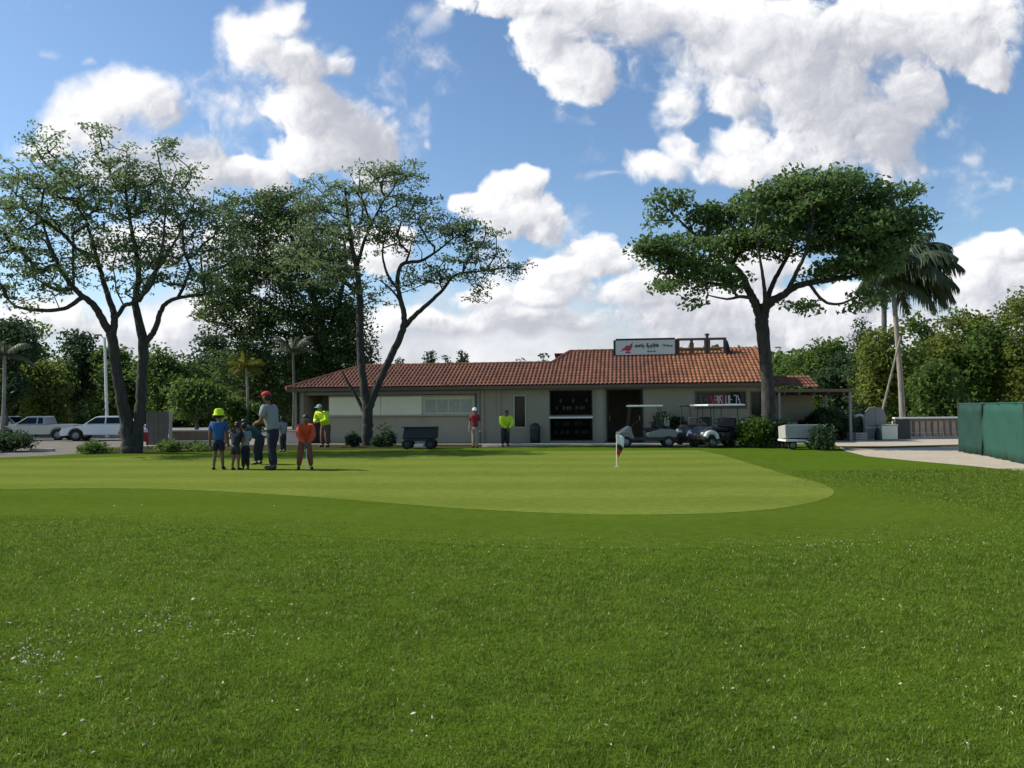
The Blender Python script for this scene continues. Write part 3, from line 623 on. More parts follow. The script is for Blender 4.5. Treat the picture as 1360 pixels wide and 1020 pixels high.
RB = [(1062,70,470,80,'leafbg','low green tree furthest left of the row beyond the pergola'),(1100,66,452,84,'leafbg','middle green tree of the slope rising beyond the pergola'),(1120,60,470,60,'leafdark','dark green tree above the end of the pergola roof'),
 (1178,52,432,74,'leafbg2','yellow green tree directly behind the leaning palm prop'),(1225,56,420,90,'leafbg','green tree right behind the tall palm trunk'),(1275,52,405,100,'leafbg2','light green tree above the low railing wall'),(1330,50,398,90,'leafbg','tall green tree behind the green windscreen fence'),(1375,48,380,90,'leafbg2','yellow green tree at the right edge of the view'),(1250,46,480,70,'leafbg','short green tree close behind the low railing'),(1440,50,395,110,'leafbg','large green tree beyond the right end of the green fence')]
for i, (px, Y, pt, wp, lm, lb) in enumerate(RB): bgtree(px, Y, pt, wp, 70+i, lb, lm, group='trees beyond the sand path', n=170)
# dark cypress
tree('cypress_tree', 'narrow dark conifer standing between the pergola and the yellow green trees', (1145,572), [[(1145,572,0,.2),(1145,500,0,.14),(1145,430,0,.04)]],
     [(1145,440,10,16,0,.8),(1147,465,15,22,0,1),(1143,495,17,24,0,1.1),(1148,525,18,24,0,1.2),(1144,553,17,20,0,1.1)], 90, 170, 40, .3, .24, (.2,.12), lm='leafdark', Y0=55)
# far tops over the ridge
for i, (px, pt, wp, lb) in enumerate([(572,464,13,'tiny conifer top just above the tiled ridge, tallest of those on the left'),(592,473,12,'tiny low treetop showing between two conifers above the ridge'),(614,466,11,'slim conifer top above the ridge beside the gap'),(722,472,8,'lone tiny conifer top at the step in the roof'),(692,478,10,'faint low treetop left of the roof step'),(528,474,24,'small treetop beside the sparse tree fork above the ridge')]):
    tree('conifer', lb, (px, 560), [[(px, 560, 0, .2), (px, 510, 0, .16), (px, pt+3, 0, .04)]],
         [(px, pt+4, wp*.18, 5, 0, .3), (px, pt+12, wp*.4, 8, 0, .6), (px, pt+24, wp*.55, 10, 0, .9)], 100+i, 26, 26, .35, .2, (.32, .2), lm='leafdark', Y0=95, group='treetops behind the roof ridge')
# distant woods
T_ = []
rg = np.random.default_rng(5)
for side in ((-78, -17), (17, 82)):
    n_ = 1500; x_ = rg.uniform(side[0], side[1], n_); y_ = rg.uniform(78, 92, n_); hh = 4.2+3*vnoise(x_, y_*0, .16, 9); z_ = rg.random(n_)**.7*hh; T_.append(np.stack([x_, y_, z_], 1))
T_ = np.concatenate(T_); lv, lf = leaves(T_, 26, .9, .6, .75, .5, rg)
tag(np_mesh('distant_woods', lv, lf, M['leafbg']), 'far off woodland closing the view behind the car park and the path', 'woodland', kind='stuff')

# bushes
def bush(label, px, pyb, wpx, hpx, seed, lm='leafbush', name='bush', group=None, n=60, leaf=(.12,.075), Y0=None):
    b = G(px, pyb) if Y0 is None else Vector((P(px, 560, Y0).x, Y0, 0)); Y = b.y; r_ = random.Random(seed)
    h = hpx*Y/F; yb_ = pyb
    if Y0 is not None: yb_ = 545+CAMH*F/Y
    bl = [(px+r_.uniform(-.28, .28)*wpx, yb_-hpx*r_.uniform(.3, .72), wpx*r_.uniform(.22, .34), hpx*r_.uniform(.2, .3), r_.uniform(-.3, .3)*wpx*Y/F, wpx*Y/F*.3) for _ in range(7)]
    bl.append((px, yb_-hpx*.3, wpx*.45, hpx*.28, 0, wpx*Y/F*.4))
    lim = [[(px+q*.1*wpx, yb_, 0, .03), (px+q*.25*wpx, yb_-hpx*.5, .1*q, .02), (px+q*.3*wpx, yb_-hpx*.8, .15*q, .01)] for q in (-1, 0, 1)]
    return tree(name, label, (px, yb_), lim, bl, seed, n, 40, .15, .12, leaf, 'greybark', lm, 'bush', group, Y0=Y, twig=.006, minz=.08)
bush('bright rounded green bush beside the shade tree trunk', 1004, 594, 54, 48, 201, n=110)
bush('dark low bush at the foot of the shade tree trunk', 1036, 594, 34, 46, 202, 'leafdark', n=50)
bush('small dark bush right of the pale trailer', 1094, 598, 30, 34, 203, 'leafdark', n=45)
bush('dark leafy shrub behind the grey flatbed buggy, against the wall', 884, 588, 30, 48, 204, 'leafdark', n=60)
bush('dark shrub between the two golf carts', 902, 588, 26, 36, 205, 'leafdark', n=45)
bush('low dark hedge piece at the left edge beside the car park', 12, 600, 66, 28, 206, 'leafdark', n=80, name='hedge')
bush('low dark hedge piece beyond the left edge of the view', -50, 603, 80, 30, 207, 'leafdark', n=80, name='hedge')
for i, (px, py, wv, hv, lm, lb) in enumerate([(126,602,36,12,'leafbg','low scrubby plant in front of the white saloon'),(225,600,36,12,'leafbg','low scrubby plant right of the double trunk'),(262,599,50,9,'leafbg','ground hugging shrub in front of the low wall'),(504,594,13,16,'leafdark','little dark shrub just right of the sparse tree trunk'),(516,594,14,26,'leafdark','taller dark shrub in the bed between trunk and black cart'),(470,594,9,18,'leafdark','thin dark shrub left of the sparse tree trunk'),(1116,584,26,16,'leafbg','low plants under the right end of the pergola')]):
    bush(lb, px, py, wv, hv, 210+i, lm, 'shrub', 'low plants along the beds', 26)

# ------------------------------------------------------------------ palms
def palm(name, label, base, top, r0, r1, fronds, seed, fm='frond', tm='palebark', length=2.6, Y0=None, wind=0.0, leaflet=.5, group=None, crownshaft=True, lw=.026, dro=.035):
    rg = random.Random(seed); b = G(*base) if Y0 is None else Vector((P(base[0], 560, Y0).x, Y0, 0)); Y = b.y
    tp = P(top[0], top[1], Y); o = thing(name, label, 'palm tree', b, 0, group)
    pts = [Vector((0, 0, -.05)), (tp-b)*.35+Vector((.06, 0, 0)), (tp-b)*.7+Vector((.05, 0, 0)), tp-b]
    cr = catmull([(*p, r) for p, r in zip(pts, [r0*1.25, r0, (r0+r1)/2, r1])], 14); mb = MB()
    mb.tube([c[:3] for c in cr], [c[3]*(1+.07*(i % 2)) for i, c in enumerate(cr)], 10); mb.build('trunk', M[tm], o)
    if crownshaft:
        sh_ = MB(); sh_.tube([tp-b-Vector((0, 0, .9)), tp-b-Vector((0, 0, .5)), tp-b+Vector((0, 0, .1))], [r1*1.05, r1*1.5, r1*.9], 10); sh_.build('crownshaft', M[fm], o)
    hub = tp-b
    for (azd, eld, ln) in fronds:
        mbf = MB(); az_ = R(azd); el = R(eld); Lf = length*ln; n_ = 16; p = hub.copy(); d_ = Vector((math.cos(az_)*math.cos(el), math.sin(az_)*math.cos(el), math.sin(el))); rach = [p.copy()]
        for i in range(n_):
            d_ = (d_+Vector((wind, 0, -1))*(dro+dro*3.1*i/n_)).normalized(); p = p+d_*Lf/n_; rach.append(p.copy())
        mbf.tube(rach, [.035*(1-i/(n_+1))+.006 for i in range(n_+1)], 4)
        vs = []; fs = []
        for i in range(1, n_*4):
            f = i/(n_*4); k_ = f*n_; a = int(k_); fr = k_-a; q = rach[a].lerp(rach[min(a+1, n_)], fr); t_ = (rach[min(a+1, n_)]-rach[a]).normalized()
            sd_ = t_.cross(Vector((0, 0, 1)));  sd_ = sd_.normalized() if sd_.length > .01 else Vector((0, 1, 0))
            ll = leaflet*Lf/2.6*(math.sin(math.pi*min(1, .12+f*.88))**.6)*rg.uniform(.8, 1.15)
            for s_ in (-1, 1):
                dd = (sd_*s_*rg.uniform(.7, 1)+t_*.75+Vector((wind*.7, 0, -.35-rg.random()*.7))).normalized(); e1 = q+dd*ll*.55; e2 = q+dd*ll*.8+Vector((wind*.15, 0, -.40))*ll
                wv = t_*lw*Lf/2.6
                bI = len(vs); vs += [q-wv, q+wv, e1+wv*.8, e1-wv*.8, e2]; fs += [(bI, bI+1, bI+2, bI+3), (bI+3, bI+2, bI+4)]
        mbf.add(vs, fs); mbf.build('frond', M[fm], o)
    return o
palm('palm_tree', 'tall palm with heavy drooping fronds blown right, behind the shade tree', (1200,581), (1184,366), .125, .10,
     [(-10,75,1),(20,55,1.1),(-40,50,1.05),(5,35,1.1),(60,40,1),(-70,30,1),(30,15,1),(-20,10,1.05),(140,50,.8),(200,60,.8),(0,60,1.15),(100,65,.9),(-110,55,.85),(-5,-10,.9),(45,-15,.85),(-50,-15,.9),(170,20,.6),(10,22,1.15),(-25,42,1.12),(15,40,1.1),(-15,62,1.08),(35,30,1.05),(-35,22,1.05),(80,25,.95),(-85,45,.9),(0,5,1.05),(120,20,.7),(-130,30,.7),(25,68,1.05)], 301, length=3.15, wind=.15, leaflet=.95, lw=.05, dro=.046)
palm('palm_tree', 'second palm half hidden behind the shade tree, with a ringed grey trunk', (1172,574), (1174,395), .19, .19,
     [(0,50,.8),(60,40,.8),(120,45,.8),(180,40,.8),(240,40,.8),(300,45,.8),(150,5,.8),(210,-5,.8),(180,65,.8)], 302, length=3.2, tm='greybark', leaflet=.7, Y0=62)
palm('palm_tree', 'small yellow green palm above the putting group', (328,575), (327,487), .08, .07,
     [(0,40,1),(45,50,1),(90,35,1),(135,50,1),(180,40,1),(225,45,1),(270,30,1),(315,50,1),(20,10,.9),(160,5,.9),(200,15,.9),(340,0,.9),(270,70,.9)], 303, 'frondy', 'palebark', 1.25, 47, leaflet=.75, crownshaft=False)
palm('palm_tree', 'slender palm with a thin straight trunk left of the clubhouse', (389,577), (389,467), .07, .06,
     [(0,60,1),(50,50,1),(110,60,1),(180,60,1),(230,50,1),(300,55,1),(160,30,1),(20,25,1)], 304, 'frond', 'greybark', 1.5, 42, leaflet=.5, crownshaft=False)
palm('palm_tree', 'pale trunked palm leaning at the left edge of the view', (2,590), (6,472), .09, .08,
     [(0,50,1),(60,50,1),(120,50,1),(180,50,1),(240,50,1),(300,50,1),(30,10,1),(200,5,1)], 305, 'frond', 'palebark', 1.7, 44, leaflet=.55, crownshaft=False)
# prop
pY = G(1200,581).y
a_ = P(1196,447,pY-.15); b2 = P(1176,528,pY-.2); b3 = a_+(b2-a_)*((a_.z)/(a_.z-b2.z))
o = MB().tube([(0, 0, -.05), tuple(a_-b3)], [.06, .05], 8).build('wooden_prop', M['palebark'], loc=b3); tag(o, 'pale wooden prop leaning against the tall palm trunk', 'prop')
# pole
pb = G(143,580); pb = Vector((P(143,565,47.5).x, 47.5, 0)); pt_ = P(139,448,47.5)
o = thing('lamp_pole', 'slim white pole rising behind the white saloon and the double trunk', 'pole', pb)
MB().tube([(0, 0, 0), tuple((pt_-pb)*.5), tuple(pt_-pb)], [.10, .085, .07], 10).build('pole', M['whitepaint'], o)
MB().box((0, 0, .04), (.34, .34, .08), bev=.01).build('base_plate', M['concrete'], o)
MB().tube([tuple(pt_-pb-Vector((0, 0, .1))), tuple(pt_-pb+Vector((-.25, 0, .12)))], [.03, .025], 6).box(tuple(pt_-pb+Vector((-.4, 0, .14))), (.42, .2, .1), bev=.03).build('lamp_head', M['grey'], o)

# ------------------------------------------------------------------ clubhouse (local x along the facade, y into it, z up)
A0 = P(398, 560, 37.6); B0 = P(1016, 560, 34.6)
ang = math.atan2(B0.y-A0.y, B0.x-A0.x); BL = math.hypot(B0.x-A0.x, B0.y-A0.y); o0 = Vector((A0.x, A0.y, 0))
ux = Vector((math.cos(ang), math.sin(ang), 0)); uy = Vector((-math.sin(ang), math.cos(ang), 0))
def FP(px, py, yo=0.0):
    """photo pixel on the plane y=yo of the facade -> (s, z)"""
    d = ray(px, py); c0 = Vector((0, 0, CAMH)); q = o0+uy*yo; k = (q-c0).dot(uy)/d.dot(uy); p = c0+d*k; r = p-o0; return r.dot(ux), p.z
def fs(px, yo=0.0): return FP(px, 550, yo)[0]
def fz(px, py, yo=0.0): return FP(px, py, yo)[1]
club = thing('clubhouse', 'long low clubhouse with stucco walls and a red tiled roof behind the green', 'building', o0, ang)
EAVE = 2.55; OV = 0.55; SL = 0.42; WT = EAVE+OV*SL-.08; DEP = 9.0
ops = [ # s0,s1,z0,z1 openings
 (fs(404), fs(634), 0.0, fz(520, 524)),                    # loading bay recess
 (fs(683.5), fs(697.5), fz(690,567), fz(690,526)),         # narrow window
 (fs(731), fs(786), 0.12, fz(758,553.5)-.06), (fs(731), fs(786), fz(758,552)+.04, fz(758,519)),   # display windows
 (fs(806.5), fs(853), 0.02, fz(830,518)),                  # dark doorway
 (fs(925), fs(990), fz(957,541), fz(957,521)),             # sign window
 (fs(998), fs(1011), fz(1004,556), fz(1004,521))]
def wall_open(x0, x1, z0, z1, ops, y0, y1):
    xs = sorted({x0, x1, *[v for q in ops for v in q[:2]]}); zs = sorted({z0, z1, *[v for q in ops for v in q[2:4]]}); mb = MB()
    solid = lambda i, j: 0 <= i < len(xs)-1 and 0 <= j < len(zs)-1 and not any(q[0]-1e-6 <= (xs[i]+xs[i+1])/2 <= q[1]+1e-6 and q[2]-1e-6 <= (zs[j]+zs[j+1])/2 <= q[3]+1e-6 for q in ops)
    for i in range(len(xs)-1):
        for j in range(len(zs)-1):
            if not solid(i, j): continue
            a, b, c, d = xs[i], xs[i+1], zs[j], zs[j+1]
            mb.add([(a, y0, c), (b, y0, c), (b, y0, d), (a, y0, d)], [(0, 1, 2, 3)]); mb.add([(a, y1, c), (b, y1, c), (b, y1, d), (a, y1, d)], [(3, 2, 1, 0)])
            for (ii, jj, q) in ((i-1, j, [(a,y0,c),(a,y0,d),(a,y1,d),(a,y1,c)]), (i+1, j, [(b,y0,c),(b,y1,c),(b,y1,d),(b,y0,d)]), (i, j-1, [(a,y0,c),(a,y1,c),(b,y1,c),(b,y0,c)]), (i, j+1, [(a,y0,d),(b,y0,d),(b,y1,d),(a,y1,d)])):
                if not solid(ii, jj): mb.add(q, [(0, 1, 2, 3)])
    return mb
wb = wall_open(0, BL, -.05, WT, ops, 0, .25)
wb.box((.125, .25+DEP/2, WT/2), (.25, DEP-.004, WT)); wb.box((BL-.125, .25+DEP/2, WT/2), (.25, DEP-.004, WT)); wb.box((BL/2, DEP+.25, WT/2), (BL-.5, .25, WT))
for px in (641, 797, 663): # shallow pilasters
    s_ = fs(px); wb.box((s_, -.035, WT/2), (.34 if px == 797 else .14, .07, WT-.01))
wb.build('wall', M['stucco'], club)
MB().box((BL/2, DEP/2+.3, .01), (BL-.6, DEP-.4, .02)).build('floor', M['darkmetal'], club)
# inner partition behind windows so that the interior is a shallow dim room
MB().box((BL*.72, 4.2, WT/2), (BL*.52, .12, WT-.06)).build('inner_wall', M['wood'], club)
# loading bay
r0, r1_ = ops[0][0], ops[0][1]; bt = ops[0][3]
s437 = fs(437, .3); zc = fz(520, 551, .3)
MB().box(((s437+r1_)/2, .42, bt/2), (r1_-s437, .12, bt)).build('bay_wall', M['tan'], club)
MB().box(((r0+s437)/2-.05, 2.2, bt/2), (s437-r0, .1, bt)).build('porch_back', M['stucco'], club)
yp = .26; za = fz(520, 527, yp); zb_ = fz(520, 551, yp); s560 = fs(561, yp); sl_ = s437+.01; sr_ = fs(631, yp)
def panel(sa, sb, mt): return MB().box(((sa+sb)/2, yp, (za+zb_)/2), (sb-sa-.02, .06, za-zb_), bev=.008).build('white_panel', M[mt], club)
sm1 = sl_+(s560-sl_)*.56
panel(sl_, sm1, 'cream'); panel(sm1, s560, 'cream'); panel(s560+.02, sr_, 'cream2')
pt_f = MB(); pt_f.box(((sl_+sr_)/2, yp-.01, zb_-.035), (sr_-sl_, .10, .06)); pt_f.box(((sl_+sr_)/2, yp-.01, za+.03), (sr_-sl_, .12, .05))
pt_f.box((s560+.01, yp-.01, (za+zb_)/2), (.05, .09, za-zb_-.01)); pt_f.box((sr_-.01, yp-.01, za/2), (.06, .095, za-.01)); pt_f.build('panel_frame', M['trim'], club)
gl_ = MB()
for i in range(4):
    a_g = s560+.14+(sr_-s560-.24)*i/4; b_g = s560+.14+(sr_-s560-.24)*(i+1)/4-.05; gl_.box(((a_g+b_g)/2, yp-.034, (za+zb_)/2-.03), (b_g-a_g, .012, (za-zb_)*.70))
gl_.build('frosted_pane', M['frost'], club)
hb = MB(); hb.box(((r0+r1_)/2, -.03, bt+.07), (r1_-r0+.3, .10, .14)); hb.box((r1_+.06, -.028, bt/2), (.12, .09, bt-.01)); hb.build('bay_frame', M['grey'], club)
MB().box((fs(394.5), -.15, EAVE/2), (.10, .10, EAVE-.02)).box((fs(404), -.15, EAVE/2), (.08, .08, EAVE-.02)).build('porch_post', M['grey'], club)
def frame(nm, q, w_=.06, mt='trim', out=-.03, parent=club):
    a, b, c, d = q; mb = MB(); y = out+.06
    mb.box(((a+b)/2, y, d+w_/2-.004), (b-a+2*w_, .12, w_)); mb.box(((a+b)/2, y, c-w_/2+.004), (b-a+2*w_, .12, w_))
    mb.box((a-w_/2+.004, y, (c+d)/2), (w_, .118, d-c-.01)); mb.box((b+w_/2-.004, y, (c+d)/2), (w_, .118, d-c-.01)); return mb.build(nm, M[mt], parent)
def pane(q, y, mt='shopglass', parent=None, nm='pane'):
    a, b, c, d = q; return MB().box(((a+b)/2, y, (c+d)/2), (b-a-.004, .01, d-c-.004)).build(nm, M[mt], parent)
def win(q, mt='shopglass', wf=.06, fm='trim', nbars=0):
    f = frame('window', q, wf, fm); pane(q, .12, mt, f)
    if nbars:
        mb = MB()
        for i in range(nbars): mb.box((q[0]+(q[1]-q[0])*(i+1)/(nbars+1), .10, (q[2]+q[3])/2), (.035, .05, q[3]-q[2]-.01))
        mb.build('mullion', M['darkmetal'], f)
    return f
win(ops[1], 'glass', .055); win(ops[3], 'shopglass', .035, 'darkmetal'); win(ops[2], 'shopglass', .035, 'darkmetal')
w5 = win(ops[5], 'glass', .07, 'wood'); win(ops[6], 'glass', .05, 'wood')
q = ops[3]; zs_ = fz(758, 554.5)
MB().box(((q[0]+q[1])/2, -.10, zs_), (q[1]-q[0]+.10, .20, .075), bev=.008).build('window_sill', M['whitepaint'], club)
# doorway: frame and door leaf set back
q = ops[4]; fr_o = frame('door_frame', q, .05, 'darkmetal'); 
for x_d, hx in ((q[0]+.05, .05), (q[1]-.05, -.05)):   # both leaves stand open inwards
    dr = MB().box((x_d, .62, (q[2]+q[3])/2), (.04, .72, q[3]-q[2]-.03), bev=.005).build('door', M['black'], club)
    MB().tube([(x_d+hx, .90, .95), (x_d+hx, .90, 1.2)], .015, 6).build('door_handle', M['chrome'], dr)
# lettering strokes in the sign window (unreadable marks, white and red)
def strokes(x0, x1, z0, z1, y, n, seed, th=.014, script=False):
    rg = random.Random(seed); mb = MB(); wch = (x1-x0)/n
    for i in range(n):
        cx = x0+wch*(i+.5); a = wch*.36; h = (z1-z0)
        if script:
            pts = [(cx-a*1.3, y, z0+h*.35), (cx-a*.4, y, z0+h*rg.uniform(.55, 1)), (cx, y, z0+h*rg.uniform(.0, .3)), (cx+a*.5, y, z0+h*rg.uniform(.45, .8)), (cx+a*1.3, y, z0+h*.35)]
            mb.tube([tuple(p) for p in catmull(pts, 5)], th*rg.uniform(.7, 1.2), 5, flat=1)
        else:
            segs = [((-1, 0), (-1, 1)), ((-1, 1), (1, 1)), ((-1, .5), (.7, .5)), ((1, 0), (1, 1)), ((-1, 0), (1, 0)), ((-1, 1), (1, 0))]
            for sg in rg.sample(segs, 3):
                (xa, za_), (xb, zb2) = sg; mb.tube([(cx+xa*a, y, z0+za_*h), (cx+xb*a, y, z0+zb2*h)], th, 5)
    return mb
q = ops[5]; zz0 = q[2]+(q[3]-q[2])*.22; zz1 = q[2]+(q[3]-q[2])*.80; W5 = q[1]-q[0]
strokes(q[0]+W5*.06, q[0]+W5*.24, zz0, zz1, .10, 2, 3, .014).build('lettering', M['grey'], w5)
strokes(q[0]+W5*.28, q[0]+W5*.56, zz0, zz1, .10, 3, 5, .036).build('lettering', M['signred'], w5)
strokes(q[0]+W5*.36, q[0]+W5*.56, zz0+.02, zz1-.03, .092, 2, 8, .024).build('lettering', M['signwhite'], w5)
strokes(q[0]+W5*.60, q[0]+W5*.92, zz0, zz1, .10, 4, 6, .02).build('lettering', M['signwhite'], w5)
# downpipe
MB().tube([(BL-.10, -.09, .3), (BL-.10, -.09, EAVE-.02)], .055, 8).build('downpipe', M['whitepaint'], club)
# roof : one slope, clipped by hip on the left and by the step in the ridge
Lr = -.45; Rr = BL+.25
def run_of(px, py):   # roof-plane point seen at a pixel -> (s, run from eave)
    d = ray(px, py); c0 = Vector((0, 0, CAMH)); nrm = (uy*(-SL)+Vector((0, 0, 1))); q = o0+uy*(-OV)+Vector((0, 0, EAVE)); k = (q-c0).dot(nrm)/d.dot(nrm); p = c0+d*k; r = p-o0; return r.dot(ux), r.dot(uy)+OV
ridge1 = run_of(640, 485)[1]; ridge2 = run_of(790, 468)[1]; ridge3 = run_of(990, 463)[1]
sA = run_of(733, 483)[0]; sB = run_of(757, 468)[0]; sH = run_of(478, 489)[0]; sC = run_of(966, 465)[0]
print('roof runs', ridge1, ridge2, ridge3, 'sH', sH, sA, sB, sC, 'BL', BL, 'WT', WT)
def tmax(s):
    hip = (s-Lr)*ridge1/(sH-Lr)
    r = ridge1 if s < sA else (ridge1+(ridge2-ridge1)*min(1, (s-sA)/(sB-sA)))
    if s > sC: r = ridge3
    return max(.05, min(hip, r))
def roof_grid(x0, x1, tfun, name, parent, xf, sub=7):
    nx = int((x1-x0)/TILE_W*sub); xs = np.linspace(x0, x1, nx+1); tmx = max(tfun(x) for x in xs)
    rows = []; nr = int(math.ceil(tmx/TILE_L))
    for r_ in range(nr): rows += [(r_*TILE_L, .035), ((r_+.5)*TILE_L, .02), ((r_+1)*TILE_L-.002, .0)]
    V = []; 
    for t, lift in rows:
        for x in xs:
            tt = min(t, tfun(x)); ph = (x/TILE_W) % 1; V.append(xf(x, tt, lift+.055*abs(math.sin(math.pi*ph))**.8))
    nxx = nx+1; Fq = []
    for r_ in range(len(rows)-1):
        for i in range(nx):
            if rows[r_][0] >= tfun(xs[i]) and rows[r_][0] >= tfun(xs[i+1]): continue
            Fq.append((r_*nxx+i, r_*nxx+i+1, (r_+1)*nxx+i+1, (r_+1)*nxx+i))
    return np_mesh(name, np.array(V), np.array(Fq), M['tile'], parent, smooth=False)
cs_ = math.sqrt(1+SL*SL)
front = roof_grid(Lr, Rr, tmax, 'roof', club, lambda x, t, h: (x, -OV+t+h*(-SL)/cs_, EAVE+SL*t+h/cs_+.03))
# left hip end, back slope, underside
hip = roof_grid(0, 2*ridge1, lambda y: max(.02, min(y, 2*ridge1-y)*(sH-Lr)/ridge1), 'roof', club, lambda y, t, h: (Lr+t-h*.3, -OV+y, EAVE+SL*t*ridge1/(sH-Lr)+h*.95+.03))
zr1 = EAVE+SL*ridge1; zr2 = EAVE+SL*ridge2
bk = MB()
def slab(pts, th=.05):
    n_ = len(pts); bk.add(list(pts)+[(p[0], p[1], p[2]-th) for p in pts], [tuple(range(n_)), tuple(range(2*n_-1, n_-1, -1))]+[(i, (i+1) % n_, n_+(i+1) % n_, n_+i) for i in range(n_)])
slab([(sH, -OV+ridge1, zr1-.01), (sA, -OV+ridge1, zr1-.01), (sA, -OV+2*ridge1, EAVE), (Lr, -OV+2*ridge1, EAVE)])
slab([(sA, -OV+ridge2, zr2-.01), (Rr, -OV+ridge2, zr2-.01), (Rr, DEP+.8, EAVE), (sA, DEP+.8, EAVE)])
bk.build('back_roof', M['tile'], club)
# boards under the tiles
ub = MB(); yA, yB_ = -OV+.02, -OV+ridge2
ub.add([(Lr+.3, yA, EAVE-.02), (Rr, yA, EAVE-.02), (Rr, yB_, zr2-.08), (sB, yB_, zr2-.08), (sA, -OV+ridge1, zr1-.08), (sH, -OV+ridge1, zr1-.08)], [(0, 1, 2, 3, 4, 5)])
ub.box(((Lr+Rr)/2, yA+.03, EAVE-.03), (Rr-Lr, .05, .14)); ub.box((Lr+.03, -OV+ridge1, EAVE-.05), (.05, 2*ridge1-.2, .12))
ub.box((BL/2, -.27, EAVE-.08), (BL-.2, .50, .03))
ub.add([(Rr-.02, yA, EAVE-.05), (Rr-.02, yB_, zr2-.06), (Rr-.02, DEP+.6, EAVE-.05)], [(0, 1, 2)])
ub.build('fascia', M['wood'], club)
cp = MB()
def cap(a, b, r=.10):
    n_ = max(2, int((Vector(b)-Vector(a)).length/.38)); a = Vector(a); b = Vector(b)
    for i in range(n_): cp.tube([a.lerp(b, i/n_), a.lerp(b, (i+1.08)/n_)], [r*1.05, r*.88], 8)
cap((Lr, -OV, EAVE+.06), (sH, -OV+ridge1, zr1+.05)); cap((sH, -OV+ridge1, zr1+.05), (sA, -OV+ridge1, zr1+.05)); cap((sA, -OV+ridge1, zr1+.05), (sB, -OV+ridge2, zr2+.06)); cap((sB, -OV+ridge2, zr2+.06), (sC, -OV+ridge2, zr2+.06))
cap((Rr, -OV, EAVE+.06), (Rr, -OV+ridge3, EAVE+SL*ridge3+.05))
cp.build('ridge_tiles', M['tile'], club)
# ---- things on / at the clubhouse
def W(s, y, z=0): return o0+ux*s+uy*y+Vector((0, 0, z))
# roof sign
run_s = run_of(855, 474)[1]-.05; ysg = -OV+run_s; zsg = EAVE+SL*run_s+.06
sa_, za2 = FP(816, 451, ysg); sb2, zt2 = FP(898, 450, ysg); zt2 = fz(857, 450.5, ysg)
sg = thing('roof_sign', 'white signboard with a red emblem standing on the tiled roof', 'sign', W((sa_+sb2)/2, ysg, zsg), ang)
hw = (sb2-sa_)/2; hh = zt2-zsg
MB().box((0, 0, hh*.53), (2*hw-.10, .05, hh*.88), bev=.006).build('sign_panel', M['signwhite'], sg)
f_ = MB(); f_.box((-hw, .02, hh/2-.05), (.10, .10, hh+.06)); f_.box((hw, .02, hh/2-.05), (.12, .10, hh+.06)); f_.box((0, .02, hh+.0), (2*hw-.11, .10, .09)); f_.box((0, .02, hh*.04), (2*hw-.12, .08, .06)); f_.build('frame', M['darkmetal'], sg)
em = MB(); ex = -hw*.56; ez = hh*.48
em.ell((ex, -.03, ez), (.17, .02, .14)); em.ell((ex-.20, -.03, ez-.05), (.08, .018, .06)); em.ell((ex+.16, -.03, ez+.12), (.06, .018, .09)); em.tube([(ex-.36, -.032, ez-.14), (ex-.1, -.032, ez-.05)], .025, 5); em.tube([(ex+.14, -.032, ez+.1), (ex+.22, -.032, ez+.3)], .022, 5); em.ell((ex, -.03, ez-.2), (.14, .018, .05)); em.build('emblem', M['signred'], sg)
lt = strokes(-hw*.34, -hw*.02, hh*.42, hh*.80, -.035, 3, 21, .020, True); l2 = strokes(hw*.04, hw*.44, hh*.42, hh*.78, -.035, 4, 22, .020, True); l3 = strokes(hw*.56, hw*.90, hh*.48, hh*.70, -.035, 3, 23, .017, True); l4 = strokes(hw*.06, hw*.34, hh*.20, hh*.34, -.035, 3, 24, .014, True)
for q_ in (lt, l2, l3, l4): q_.build('lettering', M['signink'], sg)
# roof railing / plant frame
s0r = FP(901, 455, ysg)[0]; s1r = FP(963, 455, ysg)[0]; zt3 = fz(930, 450, ysg)
rr = thing('roof_railing', 'dark framed railing with a small chimney pipe beside the roof sign', 'railing', W((s0r+s1r)/2, ysg+.15, zsg), ang); hw = (s1r-s0r)/2; hh = zt3-zsg
mb = MB()
for x in (-hw, -hw*.42, hw*.18, hw*.32, hw): mb.box((x, 0, hh/2-.03), (.13, .10, hh+.06))
mb.box((0, 0, hh), (2*hw+.14, .12, .11)); mb.box((-hw*.1, .002, hh*.36), (2*hw*.9, .06, .10)); mb.box((-hw*.42, -.02, hh*.55), (.2, .14, .35)); mb.build('frame', M['wood'], rr)
MB().tube([(hw*.25, 0, 0), (hw*.25, 0, hh+.16)], .07, 8).lathe([(.001, .30), (.12, .26), (.12, .20), (.02, .18)], (hw*.25, 0, hh-.02), 10).build('vent_pipe', M['darkmetal'], rr)
MB().add([(hw+.06, -.3, -.12), (hw+.30, -.3, -.14), (hw+.30, .3, .12), (hw+.06, .3, .12), (hw+.06, -.02, hh), (hw+.06, .25, hh), (hw+.16, -.02, hh*.78), (hw+.16, .25, hh*.78)], [(0, 1, 6, 4), (1, 2, 7, 6), (3, 5, 7, 2), (0, 4, 5, 3), (4, 6, 7, 5), (0, 3, 2, 1)]).build('side_board', M['black'], rr)
